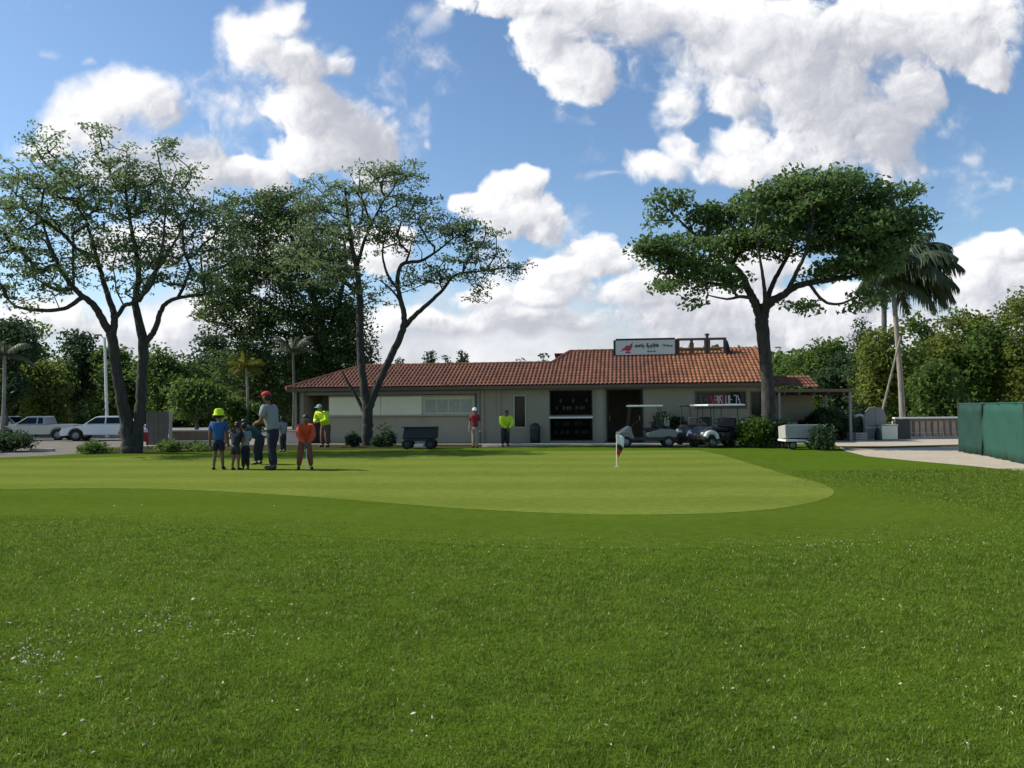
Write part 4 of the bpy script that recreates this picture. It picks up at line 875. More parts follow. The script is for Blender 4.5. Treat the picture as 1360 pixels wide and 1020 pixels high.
# items on the display shelf behind the window
q = ops[3]
sh = thing('display_shelf', 'shelf unit of wares inside the big dark display window', 'shelf', W((q[0]+q[1])/2, .75, 0), ang)
hw = (q[1]-q[0])/2-.05
mb = MB()
for z_ in (.35, .75, q[2]+.22, q[2]+.55): mb.box((0, 0, z_), (2*hw, .3, .03))
for x in (-hw, 0, hw): mb.box((x, 0, q[3]/2), (.04, .28, q[3]-.05))
mb.build('rack', M['darkmetal'], sh)
rg = random.Random(4)
cup = MB().lathe([(.001, 0), (.045, 0), (.055, .14), (.05, .15), (.04, .03), (.001, .02)], seg=10).build('cup', M['whitepaint'], loc=W((q[0]+q[1])/2-hw*.8, .66, q[2]+.235))
cup.rotation_euler.z = ang
tag(cup, 'small white cup on the shelf inside the display window', 'cup', 'white cups in the display window'); first = cup
for i in range(9):
    c = first.copy(); C.objects.link(c); x = -hw*.55+hw*1.3*i/8+rg.uniform(-.04, .04); c.location = W((q[0]+q[1])/2+x, .64, q[2]+(.235 if i % 4 else .565))
pk = MB().box((0, 0, .09), (.16, .12, .18), bev=.012).box((0, -.004, .185), (.10, .08, .02), bev=.004).build('packet', M['grey'], loc=W((q[0]+q[1])/2-hw*.85, .62, .365)); pk.rotation_euler.z = ang
tag(pk, 'pale packet on the lower shelves inside the display window', 'packet', 'packets in the display window')
for i in range(11):
    c = pk.copy(); C.objects.link(c); c.location = W((q[0]+q[1])/2-hw*.8+hw*1.62*(i % 6)/5+rg.uniform(-.08, .08), .62, .365 if i < 6 else .765); c.rotation_euler.z = ang+rg.uniform(-.4, .4)
# arched bin
bb = W(fs(710.5, -.35), -.35); 
bn = thing('litter_bin', 'black dome topped litter bin against the clubhouse wall', 'bin', bb, ang)
MB().lathe([(.001, .02), (.20, .02), (.225, .06), (.225, .62), (.21, .64)], seg=16).build('body', M['black'], bn)
MB().lathe([(.235, .62), (.235, .66), (.22, .76), (.17, .85), (.09, .90), (.001, .915)], seg=16).build('lid', M['darkmetal'], bn)

# ------------------------------------------------------------------ annexe, pergola and things on the right
an = thing('annexe_roof', 'small red tiled lean-to roof half hidden behind the shade tree trunk', 'building', P(1048, 560, 37).xy.to_3d(), 0)
an.location.z = 0
zA = P(1048,515,37).z; zB = P(1048,501,38.2).z; w_ = 1.2
roof_grid(-w_, w_+.25, lambda x: 1.3, 'roof', an, lambda x, t, h: (x, -.0+t-h*.4, zA+t*(zB-zA)/1.2+h*.9), 6)
MB().box((.05, .75, zA/2-.05), (2*w_-.1, 1.2, zA-.1)).build('wall', M['stucco'], an)
y0_ = 34.6; pg0 = P(1034, 560, y0_); pg1 = P(1132, 560, y0_); Lp = pg1.x-pg0.x; zp = P(1085,517,y0_).z
pg = thing('pergola', 'flat roofed dark open pergola between the shade tree and the grey gate', 'pergola', (pg0.x, y0_, 0), 0)
MB().box((Lp/2, 1.4, zp-.06), (Lp+.3, 3.0, .12), bev=.01).build('roof', M['wood'], pg)
for x, y in ((.06, .05), (Lp-.06, .05), (.06, 2.75), (Lp-.06, 2.75), (Lp/2, 2.75)): MB().box((x, y, zp/2-.062), (.10, .10, zp-.125)).build('post', M['grey'], pg)
MB().box((Lp/2, 2.60, .30), (Lp-.3, .06, .6)).build('back_panel', M['wood'], pg)
mbr = MB()
for i in range(5): mbr.box((Lp*(i+.5)/5, 1.35, zp-.17), (.06, 2.6, .1))
mbr.build('rafter', M['wood'], pg)
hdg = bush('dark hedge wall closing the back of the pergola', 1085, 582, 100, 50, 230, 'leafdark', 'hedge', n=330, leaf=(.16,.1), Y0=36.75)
# benches and tables beneath
def bench(x, y, rz, label, mt='whitepaint', name='bench', grp=None):
    o = thing(name, label, name.replace('_', ' '), (x, y, 0), rz, grp)
    MB().box((0, 0, .44), (1.2, .36, .05), bev=.01).build('seat', M[mt], o); MB().box((0, .2, .70), (1.2, .05, .26), bev=.01, rx=-.12).build('backrest', M[mt], o)
    for sx in (-.5, .5):
        MB().tube([(sx, -.14, 0), (sx, -.14, .42)], .022, 6).build('leg', M['darkmetal'], o); MB().tube([(sx, .14, 0), (sx, .16, .42), (sx, .2, .80)], .022, 6).build('leg', M['darkmetal'], o)
    return o
bench(pg0.x+.75, y0_+1.2, .05, 'pale bench on the left under the pergola', 'concrete'); bench(pg0.x+2.5, y0_+1.6, -.2, 'white bench on the right under the pergola')
def table(x, y, label):
    o = thing('table', label, 'table', (x, y, 0)); MB().lathe([(.001, .70), (.42, .70), (.43, .73), (.001, .735)], seg=18).build('tabletop', M['whitepaint'], o); MB().tube([(0, 0, .02), (0, 0, .70)], .035, 8).lathe([(.001, .03), (.24, .02), (.24, 0), (.001, 0)], seg=14).build('pedestal', M['darkmetal'], o)
table(pg0.x+1.75, y0_+.7, 'small round white table under the pergola between the benches')
for i, (px, py, lb, mt) in enumerate([(1122, 583.5, 'pale plastic crate on the ground under the right end of the pergola', 'concrete'), (1108, 583, 'weathered wooden crate beside the pale crate under the pergola', 'wood')]):
    q0 = G(px, py); q0.y = y0_+.55; ct = thing('crate', lb, 'crate', q0, .2*i)
    MB().box((0, 0, .03), (.50, .34, .05), bev=.006).build('base', M[mt], ct); mb = MB()
    for z_ in (.12, .22, .32): mb.box((0, -.165, z_), (.5, .02, .07)).box((0, .165, z_), (.5, .02, .07)).box((-.24, 0, z_), (.02, .31, .07)).box((.24, 0, z_), (.02, .31, .07))
    for x in (-.235, .235):
        for y in (-.15, .15): mb.box((x*.93, y*.93, .2), (.03, .03, .33))
    mb.build('slats', M[mt], ct)
# wheel helper
def wheel(parent, c, r, wd, axis='Y', rimm='rim'):
    mb = MB().lathe([(r*.60, -wd/2), (r*.92, -wd/2), (r, -wd*.32), (r, wd*.32), (r*.92, wd/2), (r*.60, wd/2)], (0, 0, 0), 20, 'Y')
    t = mb.build('wheel', M['tyre'], parent, loc=c)
    MB().lathe([(.001, -wd*.36), (r*.15, -wd*.40), (r*.5, -wd*.28), (r*.61, -wd*.45), (r*.61, wd*.45), (r*.5, wd*.28), (r*.15, wd*.40), (.001, wd*.36)], (0, 0, 0), 14, 'Y').build('rim', M[rimm], t)
    return t
# white trailer
tb = G(1061, 596.5)
tb.x += .1
tr = thing('trailer', 'pale box trailer on small black wheels by the shade tree', 'trailer', tb, 0)
tw = 1.42
MB().box((0, 0, .62), (tw, .75, .48), bev=.02, rx=-.10).build('box', M['concrete'], tr); MB().box((0, -.03, .33), (tw+.04, .85, .07), bev=.01).build('deck', M['whitepaint'], tr)
for x in (-.45, .45):
    for y in (-.33, .33): wheel(tr, (x, y, .16), .16, .10)
MB().tube([(0, -.4, .28), (.35, -.65, .22), (.42, -.95, .2)], .025, 6).build('drawbar', M['whitepaint'], tr)
# arch, grey gate, bin, box, low railing wall
ay = 37.0
ar = thing('hooped_frame', 'white hooped frame with a dark opening left of the grey gate', 'frame', (P(1141,560,ay).x, ay, 0), 0)
hz = P(1141,551.5,ay).z+.0; hz = max(hz, 1.1)
MB().tube([tuple(p) for p in catmull([(-.24, 0, 0), (-.24, 0, hz*.6), (-.18, 0, hz*.92), (.0, 0, hz), (.18, 0, hz*.94), (.24, 0, hz*.7), (.24, 0, 0)], 6)], .06, 8).build('hoop', M['whitepaint'], ar)
MB().prism([(-.2, .05), (.2, .05), (.2, hz*.65), (.14, hz*.88), (0, hz*.95), (-.14, hz*.88), (-.2, hz*.65)], .02, .06).build('screen', M['black'], ar)
gy = 36.2; gx = P(1162.5,560,gy).x; gh = P(1162,540,gy).z; gw = 29*gy/F
gt = thing('gate', 'grey round topped double gate beside the sand path', 'gate', (gx, gy, 0), 0)
for s_ in (-1, 1):
    pl = [(0.008*s_, .04)]+[(s_*gw/2, .04), (s_*gw/2, gh*.72), (s_*gw*.42, gh*.87), (s_*gw*.28, gh*.96), (0.008*s_, gh)]
    MB().prism(pl, 0, .06).build('gate_leaf', M['grey'], gt, bevel=.006)
MB().box((0, -.03, gh*.36), (gw, .04, .06)).build('rail', M['trim'], gt)
bn2 = thing('sack', 'dark slumped sack standing in front of the grey gate', 'sack', G(1166.5, 584.6)); MB().lathe([(.001, 0), (.15, .01), (.17, .12), (.14, .32), (.07, .5), (.05, .56), (.001, .57)], seg=12).build('body', M['black'], bn2); MB().lathe([(.06, .47), (.07, .49), (.06, .51)], seg=10).build('tie', M['trim'], bn2)
cb = thing('crate', 'cream coloured storage box between the grey gate and the railing', 'box', (P(1178,560,36).x, 36.0, 0)); MB().box((0, 0, .33), (.72, .5, .62), bev=.02).build('body', M['cream'], cb); MB().box((0, 0, .67), (.78, .55, .06), bev=.015).build('lid', M['trim'], cb)
ly = 36.4; lx0 = P(1187,560,ly).x; lx1 = P(1272,560,ly).x+.6; Ll = lx1-lx0; zl = P(1230,554,ly).z
lw = thing('low_railing', 'low pinkish wall with a dark railing and white capping beside the path', 'railing', (lx0, ly, 0))
MB().box((Ll/2, .02, zl-.03), (Ll, .26, .07), bev=.008).build('capping', M['whitepaint'], lw); MB().box((Ll/2, .25, zl/2-.08), (Ll-.1, .08, zl-.17)).build('wall', M['pinkwall'], lw)
MB().box((.36, .0, zl/2-.04), (.66, .24, zl-.085)).build('dark_panel', M['darkmetal'], lw); MB().box((Ll/2, -.02, zl-.13), (Ll-.05, .10, .09)).build('rail', M['wood'], lw)
rgx = random.Random(8); npst = 10
for i in range(npst): MB().box((.9+(Ll-1.0)*i/(npst-1), -.02, zl/2-.09), (.05 if i % 3 else .09, .06, zl-.19)).build('baluster', M['wood'], lw)
MB().box((Ll/2, -.018, .3), (Ll-.2, .045, .05)).box((Ll/2, -.018, .06), (Ll-.1, .10, .11)).build('plinth', M['concrete'], lw)
# pale trunks in the dark wood on the right are part of those trees; green windscreen fence
p0 = G(1274, 600.5); p1 = G(1306, 605.5); p2 = G(1362, 617.5); p3 = p2+(p2-p1)*2.2
ht = P(1306,534.5,p1.y).z
gf = thing('windscreen_fence', 'tall green canvas windscreen fence at the right edge', 'fence', p1)
def fpanel(a, b, mt, nm, n_=16):
    mb = MB(); a = a-p1; b = b-p1; L_ = (b-a).length; d = (b-a)/L_; nn = Vector((-d.y, d.x, 0)); V = []; Fc = []
    nz = 6
    for i in range(n_+1):
        for j in range(nz+1):
            q = a.lerp(b, i/n_)+nn*(.045*math.sin(i*2.1)+.03*math.sin(i*.9+j*1.3)+.02*math.sin(i*3.7-j)); V.append((q.x, q.y, .03+(ht-.05-.03)*j/nz))
    Fc = [(i*(nz+1)+j, (i+1)*(nz+1)+j, (i+1)*(nz+1)+j+1, i*(nz+1)+j+1) for i in range(n_) for j in range(nz)]
    mb.add(V, Fc, True); ob = mb.build(nm, M[mt], gf); ob.modifiers.new('thick', 'SOLIDIFY').thickness = .015; return ob
fpanel(p0, p1, 'shadegreenfence', 'screen', 12); fpanel(p1, p2, 'greenfence', 'screen'); fpanel(p2, p3, 'greenfence', 'screen', 26)
for pp in (p0, p1, p0.lerp(p1, .5), p1.lerp(p2, .5), p2, p2.lerp(p3, .5), p3):
    q = pp-p1+Vector((.06, .08, 0)); MB().tube([(q.x, q.y, 0), (q.x, q.y, ht+.02)], .035, 8).build('post', M['darkmetal'], gf)
mb = MB()
for a, b in ((p0, p1), (p1, p2), (p2, p3)): mb.tube([tuple(a-p1+Vector((.03, .03, ht-.03))), tuple(b-p1+Vector((.03, .03, ht-.03)))], .025, 6)
mb.build('top_rail', M['greenfence'], gf)

# ------------------------------------------------------------------ left: cars, timber gate, low wall, kerb
def arc(cx, cz, r, a0, a1, n): return [(cx+r*math.cos(R(a0+(a1-a0)*i/n)), cz+r*math.sin(R(a0+(a1-a0)*i/n))) for i in range(n+1)]
def car(label, loc, rz, paint, H=1.36, Lc=4.3, pick=False, grp='cars in the car park'):
    o = thing('parked_car', label, 'car', loc, rz, grp); k = Lc/4.3; h = H/1.4; wy = .86
    fx, rx = -1.32*k, 1.30*k; wr = .32
    low = [(-2.12*k, .28)]+arc(fx, wr, .39, 180, 0, 8)+arc(rx, wr, .39, 180, 0, 8)+[(2.12*k, .30), (2.15*k, .62*h), (2.10*k, .86*h), (1.5*k, .92*h), (-.95*k, .90*h), (-1.6*k, .80*h), (-2.05*k, .68*h), (-2.16*k, .52*h)]
    mb = MB(); mb.prism(low, -wy, wy)
    bd = mb.build('body', paint, o, bevel=.045)
    cabp = [(-1.0*k, .90*h), (-.35*k, 1.34*h), (-.15*k, 1.39*h), (.85*k, 1.38*h), (1.05*k, 1.34*h), (1.75*k, .93*h)] if not pick else [(-.95*k, .90*h), (-.35*k, 1.36*h), (-.2*k, 1.39*h), (.45*k, 1.39*h), (.55*k, 1.35*h), (.65*k, .92*h)]
    n_ = len(cabp); ys = lambda z: wy-.05-(z/h-.9)*.34
    V = [(x, -ys(z), z) for x, z in cabp]+[(x, ys(z), z) for x, z in cabp]
    MB().add(V, [tuple(range(n_)), tuple(range(2*n_-1, n_-1, -1))]+[(i, (i+1) % n_, n_+(i+1) % n_, n_+i) for i in range(n_)]).build('cabin', paint, o, bevel=.03)
    def glass_quad(pts, nm='window'):
        mbg = MB(); pts = [Vector(p) for p in pts]; nn = (pts[1]-pts[0]).cross(pts[2]-pts[0]).normalized()
        cen = sum(pts, Vector())/len(pts)
        if nn.dot(cen-Vector((0.2, 0, .9))) < 0: nn = -nn
        a = [p+nn*.008 for p in pts]; b = [p-nn*.03 for p in pts]; m_ = len(pts)
        mbg.add(a+b, [tuple(range(m_)), tuple(range(2*m_-1, m_-1, -1))]+[(i, (i+1) % m_, m_+(i+1) % m_, m_+i) for i in range(m_)]); return mbg.build(nm, M['glass'], o)
    zl_, zh_ = .96*h, 1.30*h
    xe = 1.38*k if not pick else .52*k; xt = 1.0*k if not pick else .46*k
    for s_ in (-1, 1):
        Q = lambda x, z: (x, s_*ys(z), z)
        glass_quad([Q(-.82*k, zl_), Q(.16*k, zl_), Q(.16*k, zh_), Q(-.34*k, zh_)]); glass_quad([Q(.24*k, zl_), Q(xe, zl_), Q(xt, zh_), Q(.24*k, zh_)])
        MB().box((-2.03*k, s_*.62, .66*h), (.16, .34, .12), bev=.03, rz=-s_*.3).build('headlight', M['lampglass'], o); MB().box((2.10*k, s_*.68, .78*h), (.10, .26, .14), bev=.02).build('taillight', M['signred'], o)
        MB().box((-.72*k, s_*(wy+.07), .98*h), (.12, .16, .11), bev=.03).build('mirror', paint, o)
        for hx in (.05*k, 1.0*k): MB().box((hx, s_*(wy+.008), .80*h), (.16, .02, .03)).build('door_handle', M['chrome'], o)
    zz = lambda x0, z0, x1, z1, t: (x0+(x1-x0)*t, z0+(z1-z0)*t)
    c0_, c1_ = cabp[0], cabp[1]; a = zz(*c0_, *c1_, .10); b = zz(*c0_, *c1_, .92)
    glass_quad([(a[0], -ys(a[1])+.08, a[1]), (a[0], ys(a[1])-.08, a[1]), (b[0], ys(b[1])-.08, b[1]), (b[0], -ys(b[1])+.08, b[1])], 'windscreen')
    for x in (fx, rx):
        for s_ in (-1, 1): wheel(o, (x, s_*(wy-.10), wr), wr, .2)
    MB().box((-2.14*k, 0, .40*h), (.06, 1.1, .16), bev=.02).build('grille', M['black'], o)
    return o
cY = 44.0
car('white saloon car parked behind the double trunked tree', (P(141,570,cY).x, cY, 0), R(10), M['carpaint'], 1.36, 4.2)
car('older pale grey pickup parked furthest left beyond the hedge', (P(52,570,45.2).x, 45.2, 0), R(8), M['silver'], 1.38, 4.4, True)
car('silver car at the left edge, partly hidden behind the low hedge', (P(14,570,54).x, 54, 0), R(175), M['silver'], 1.36, 4.2)
kb = G(40, 600); kl = (G(112, 596).x-kb.x)
MB().box((kl/2, 0, .06), (kl, .18, .12), bev=.02).build('kerb', M['concrete'], loc=kb); tag(bpy.data.objects['kerb'], kind='structure')
ty = 36.3; tx0 = P(194,560,ty).x; tx1 = P(229,560,ty).x; tz = P(210,547,ty).z
tg = thing('timber_screen', 'weathered grey brown timber screen right of the double trunk', 'fence', (tx0, ty, 0)); tl = tx1-tx0
mb = MB(); nb = 9
for i in range(nb): mb.box((tl*(i+.5)/nb*.84, .01*(i % 2), tz/2+.02), (tl/nb*.82, .03, tz-.04))
mb.build('boards', M['greywood'], tg); MB().box((tl*.93, 0, tz/2), (.12, .12, tz+.02), bev=.01).build('post', M['concrete'], tg); MB().box((tl*.42, .05, .3), (tl*.84, .04, .08)).box((tl*.42, .05, tz-.2), (tl*.84, .04, .08)).build('rail', M['wood'], tg)
wy_ = 37.2; wx0 = P(226,560,wy_).x; wx1 = P(300,560,wy_).x; wz = P(260,571,wy_).z
lwl = thing('low_wall', 'low weathered wall with pale coping behind the putting group', 'wall', (wx0, wy_, 0)); wl = wx1-wx0
MB().box((wl/2, 0, wz/2-.03), (wl, .24, wz-.06)).build('wall', M['wood'], lwl); MB().box((wl/2, 0, wz-.03), (wl+.06, .32, .07), bev=.01).build('coping', M['concrete'], lwl); MB().box((wl/2, -.3, .1), (wl, .36, .2)).build('step', M['concrete'], lwl)
w2 = thing('low_wall', 'short low wall between the putting group and the clubhouse porch', 'wall', (P(372,560,37.4).x, 37.4, 0)); MB().box((.7, 0, .28), (1.5, .24, .56)).build('wall', M['pinkwall'], w2); MB().box((.7, 0, .59), (1.56, .32, .07), bev=.01).build('coping', M['concrete'], w2)
# red cooler with white lid
cl = thing('drinks_cooler', 'red drinks cooler with a white lid beside the double trunk', 'cooler', G(190.5, 596)); 
MB().lathe([(.001, .30), (.17, .30), (.19, .34), (.19, .66), (.17, .70), (.001, .70)], seg=18).build('body', M['red'], cl); MB().lathe([(.175, .70), (.18, .73), (.15, .82), (.10, .86), (.001, .87)], seg=18).build('lid', M['whitepaint'], cl)
for i in range(3): MB().tube([(.15*math.cos(i*2.09), .15*math.sin(i*2.09), .30), (.2*math.cos(i*2.09), .2*math.sin(i*2.09), 0)], .018, 6).build('leg', M['darkmetal'], cl)
MB().tube([(0, -.19, .38), (0, -.24, .38), (0, -.245, .35)], .016, 6).build('tap', M['whitepaint'], cl)
# black cart in front of the bay
bc = thing('maintenance_cart', 'black boxy maintenance cart parked in front of the awning', 'cart', G(557.5, 596.2), R(-4))
MB().add([(-.64, -.35, .42), (.68, -.35, .42), (.68, .35, .42), (-.64, .35, .42), (-.58, -.28, .84), (.70, -.28, .86), (.70, .35, .86), (-.58, .35, .84)], [(0, 1, 5, 4), (1, 2, 6, 5), (2, 3, 7, 6), (3, 0, 4, 7), (4, 5, 6, 7), (3, 2, 1, 0)]).build('bin', M['black'], bc, bevel=.02)
MB().box((.02, 0, .87), (1.34, .74, .04), bev=.01).build('lid', M['darkmetal'], bc); MB().box((0, 0, .36), (1.2, .6, .10), bev=.01).build('chassis', M['darkmetal'], bc)
for x in (-.46, .46):
    for y in (-.3, .3): wheel(bc, (x, y, .2), .2, .14, rimm='darkmetal')
MB().box((0, -.1, .14), (.40, .3, .1), bev=.03).build('tank', M['whitepaint'], bc); MB().tube([(-.62, 0, .36), (-.9, 0, .22)], .025, 6).build('drawbar', M['darkmetal'], bc)

# ------------------------------------------------------------------ golf carts
def golf_cart(label, loc, rz, bodym, roofm, flat=False, bag=True, roofL=1.35, fender=None):
    o = thing('golf_cart', label, 'golf cart', loc, rz, 'golf carts outside the clubhouse')
    # forward = -x
    MB().box((.05, 0, .32), (2.1, 1.02, .12), bev=.03).build('chassis', M['darkmetal'], o)
    MB().prism([(-1.15, .30), (-.62, .30), (-.55, .52), (-.60, .80), (-.70, .84), (-1.0, .66), (-1.18, .50)], -.52, .52).build('cowl', bodym, o, bevel=.05)
    MB().prism([(.0, .38), (1.15, .38), (1.18, .62), (1.0, .70), (.55, .72), (.0, .58)], -.53, .53).build('rear_body', bodym, o, bevel=.05)
    for s_ in (-1, 1):
        MB().tube([tuple(p) for p in catmull([(-1.12, s_*.48, .42), (-1.02, s_*.5, .56), (-.82, s_*.5, .60), (-.62, s_*.5, .52), (-.54, s_*.5, .36)], 4)], .09 if fender else .06, 8).build('fender', M[fender] if fender else bodym, o)
        MB().box((-1.13, s_*.34, .56), (.06, .16, .09), bev=.02).build('headlight', M['lampglass'], o)
    MB().box((.18, 0, .68), (.48, .98, .14), bev=.04).build('seat', M['black'], o); MB().box((.42, 0, .94), (.12, .96, .38), bev=.04, ry=.15).build('backrest', M['black'], o)
    st = MB().tube([(-.62, -.25, .78), (-.38, -.25, .98)], .02, 6); ringp = [(-.36+.12*math.cos(a)*.6, -.25+.17*math.sin(a), 1.0+.12*math.cos(a)*.75) for a in [2*math.pi*i/14 for i in range(15)]]
    st.tube(ringp, .016, 5); st.build('steering_wheel', M['black'], o)
    zr = 1.62
    for x, y in ((-.72, .46), (-.72, -.46), (.62, .46), (.62, -.46)): MB().tube([(x*1.02, y, .62), (x*.86, y*.98, zr-.03)], .018, 6).build('roof_post', M['darkmetal'], o)
    MB().box((-.05, 0, zr), (roofL, 1.08, .075), bev=.035).build('roof', roofm, o)
    for x in (-.82, .82):
        for s_ in (-1, 1): wheel(o, (x, s_*.47, .22), .22, .19)
    if bag:
        for s_ in (-.22, .22):
            bg = MB().lathe([(.001, 0), (.12, 0), (.13, .05), (.12, .5), (.14, .78), (.12, .80), (.001, .79)], seg=12)
            b_o = bg.build('golf_bag', M['black'], None, loc=Vector(loc)+Matrix.Rotation(rz, 3, 'Z') @ Vector((.98, s_, .52))); b_o.rotation_euler = (0, R(12), rz)
            tag(b_o, label.replace('golf cart', 'cart').split(',')[0]+(': black golf bag on its left' if s_ < 0 else ': black golf bag on its right'), 'golf bag', 'golf bags on the carts')
    return o
c1 = G(858, 593.5)
gc = golf_cart('grey green golf buggy with a thin pale roof in front of the dark doorway', c1, R(-4), M['grey'], M['whitepaint'], bag=False)
c2 = G(955, 593.5)
golf_cart('shade-darkened golf cart with white fenders and a long white roof below the lettered window', c2, R(28), M['darkmetal'], M['whitepaint'], roofL=1.9, bag=False, fender='whitepaint')  # body colour darkened to stand in for the cart's shade; fenders left white
c3 = W(fs(925, -1.6), -1.6)
golf_cart('dark roofed golf cart parked behind, close to the clubhouse wall', c3, R(60), M['darkmetal'], M['darkmetal'], bag=False, fender='whitepaint')
for i, (px, py, lb) in enumerate([(886, 593.5, 'black golf bag standing at the rear of the grey buggy'), (972, 592.5, 'black golf bag standing between the white roofed cart and the green bush')]):
    bgq = thing('golf_bag', lb, 'golf bag', G(px, py), 0, 'golf bags by the carts')
    MB().lathe([(.001, 0), (.14, 0), (.15, .05), (.135, .5), (.155, .80), (.14, .82), (.001, .80)], seg=12).build('body', M['black'], bgq)
    MB().tube([(.13, 0, .2), (.2, 0, .45), (.13, 0, .7)], .02, 6).build('strap', M['darkmetal'], bgq)
    mbc = MB()
    for j in range(5): mbc.tube([(.07*math.cos(j*1.3), .07*math.sin(j*1.3), .78), (.09*math.cos(j*1.3), .09*math.sin(j*1.3), .98+.04*j)], .012, 5).ell((.09*math.cos(j*1.3), .09*math.sin(j*1.3), 1.0+.04*j), (.035, .05, .03), 8, 5)
    mbc.build('club_heads', M['chrome'], bgq)

# ------------------------------------------------------------------ flagstick
fp = G(819, 620); fh = P(821, 577, fp.y).z
fl = thing('practice_flag', 'short practice green flagstick with a small white, navy and red flag', 'flag', fp)
MB().tube([(0, 0, 0), (.005, 0, fh*.6), (.01, 0, fh)], [.012, .011, .010], 8).build('pole', M['cream'], fl)
def flagcloth(z0, z1, x1a, x1b, mt, nm):
    mb = MB(); V = []; n_ = 8
    for i in range(n_+1):
        f = i/n_
        for j in range(5):
            g_ = j/4; z = z0+(z1-z0)*g_; xx = (x1a+(x1b-x1a)*g_); V.append((.012+xx*f, .045*math.sin(f*5+g_*1.5)*f+.02*f, z-.10*f*f))
    mb.add(V, [(i*5+j, (i+1)*5+j, (i+1)*5+j+1, i*5+j+1) for i in range(n_) for j in range(4)], True); ob = mb.build(nm, M[mt], fl); ob.modifiers.new('t', 'SOLIDIFY').thickness = .006; return ob
flagcloth(fh*.70, fh*1.0, .17, .21, 'whitepaint', 'flag_cloth'); flagcloth(fh*.57, fh*.697, .12, .17, 'navy', 'flag_cloth'); flagcloth(fh*.40, fh*.567, .03, .12, 'red', 'flag_cloth')
MB().lathe([(.054, .0), (.056, .004), (.06, .004), (.06, .0)], (0, 0, .013), 14).build('cup_rim', M['whitepaint'], fl)

# ------------------------------------------------------------------ people
def skin_obj(name, verts, edges, radii, root, material, parent, sub=1):
    me = bpy.data.meshes.new(name); me.from_pydata(verts, edges, []); ob = bpy.data.objects.new(name, me); C.objects.link(ob)
    sk = ob.modifiers.new('skin', 'SKIN'); sk.use_smooth_shade = True
    for i, sv in enumerate(me.skin_vertices[0].data):
        r = radii[i]; sv.radius = r if isinstance(r, tuple) else (r, r); sv.use_root = (i == root)
    ss = ob.modifiers.new('sub', 'SUBSURF'); ss.levels = sub; ss.render_levels = sub
    dg = bpy.context.evaluated_depsgraph_get(); ev = ob.evaluated_get(dg); nm = bpy.data.meshes.new_from_object(ev)
    ob.modifiers.clear(); ob.data = nm; bpy.data.meshes.remove(me); nm.name = name
    nm.materials.clear(); nm.materials.append(material)
    for p in nm.polygons: p.material_index = 0
    ob.parent = parent; return ob
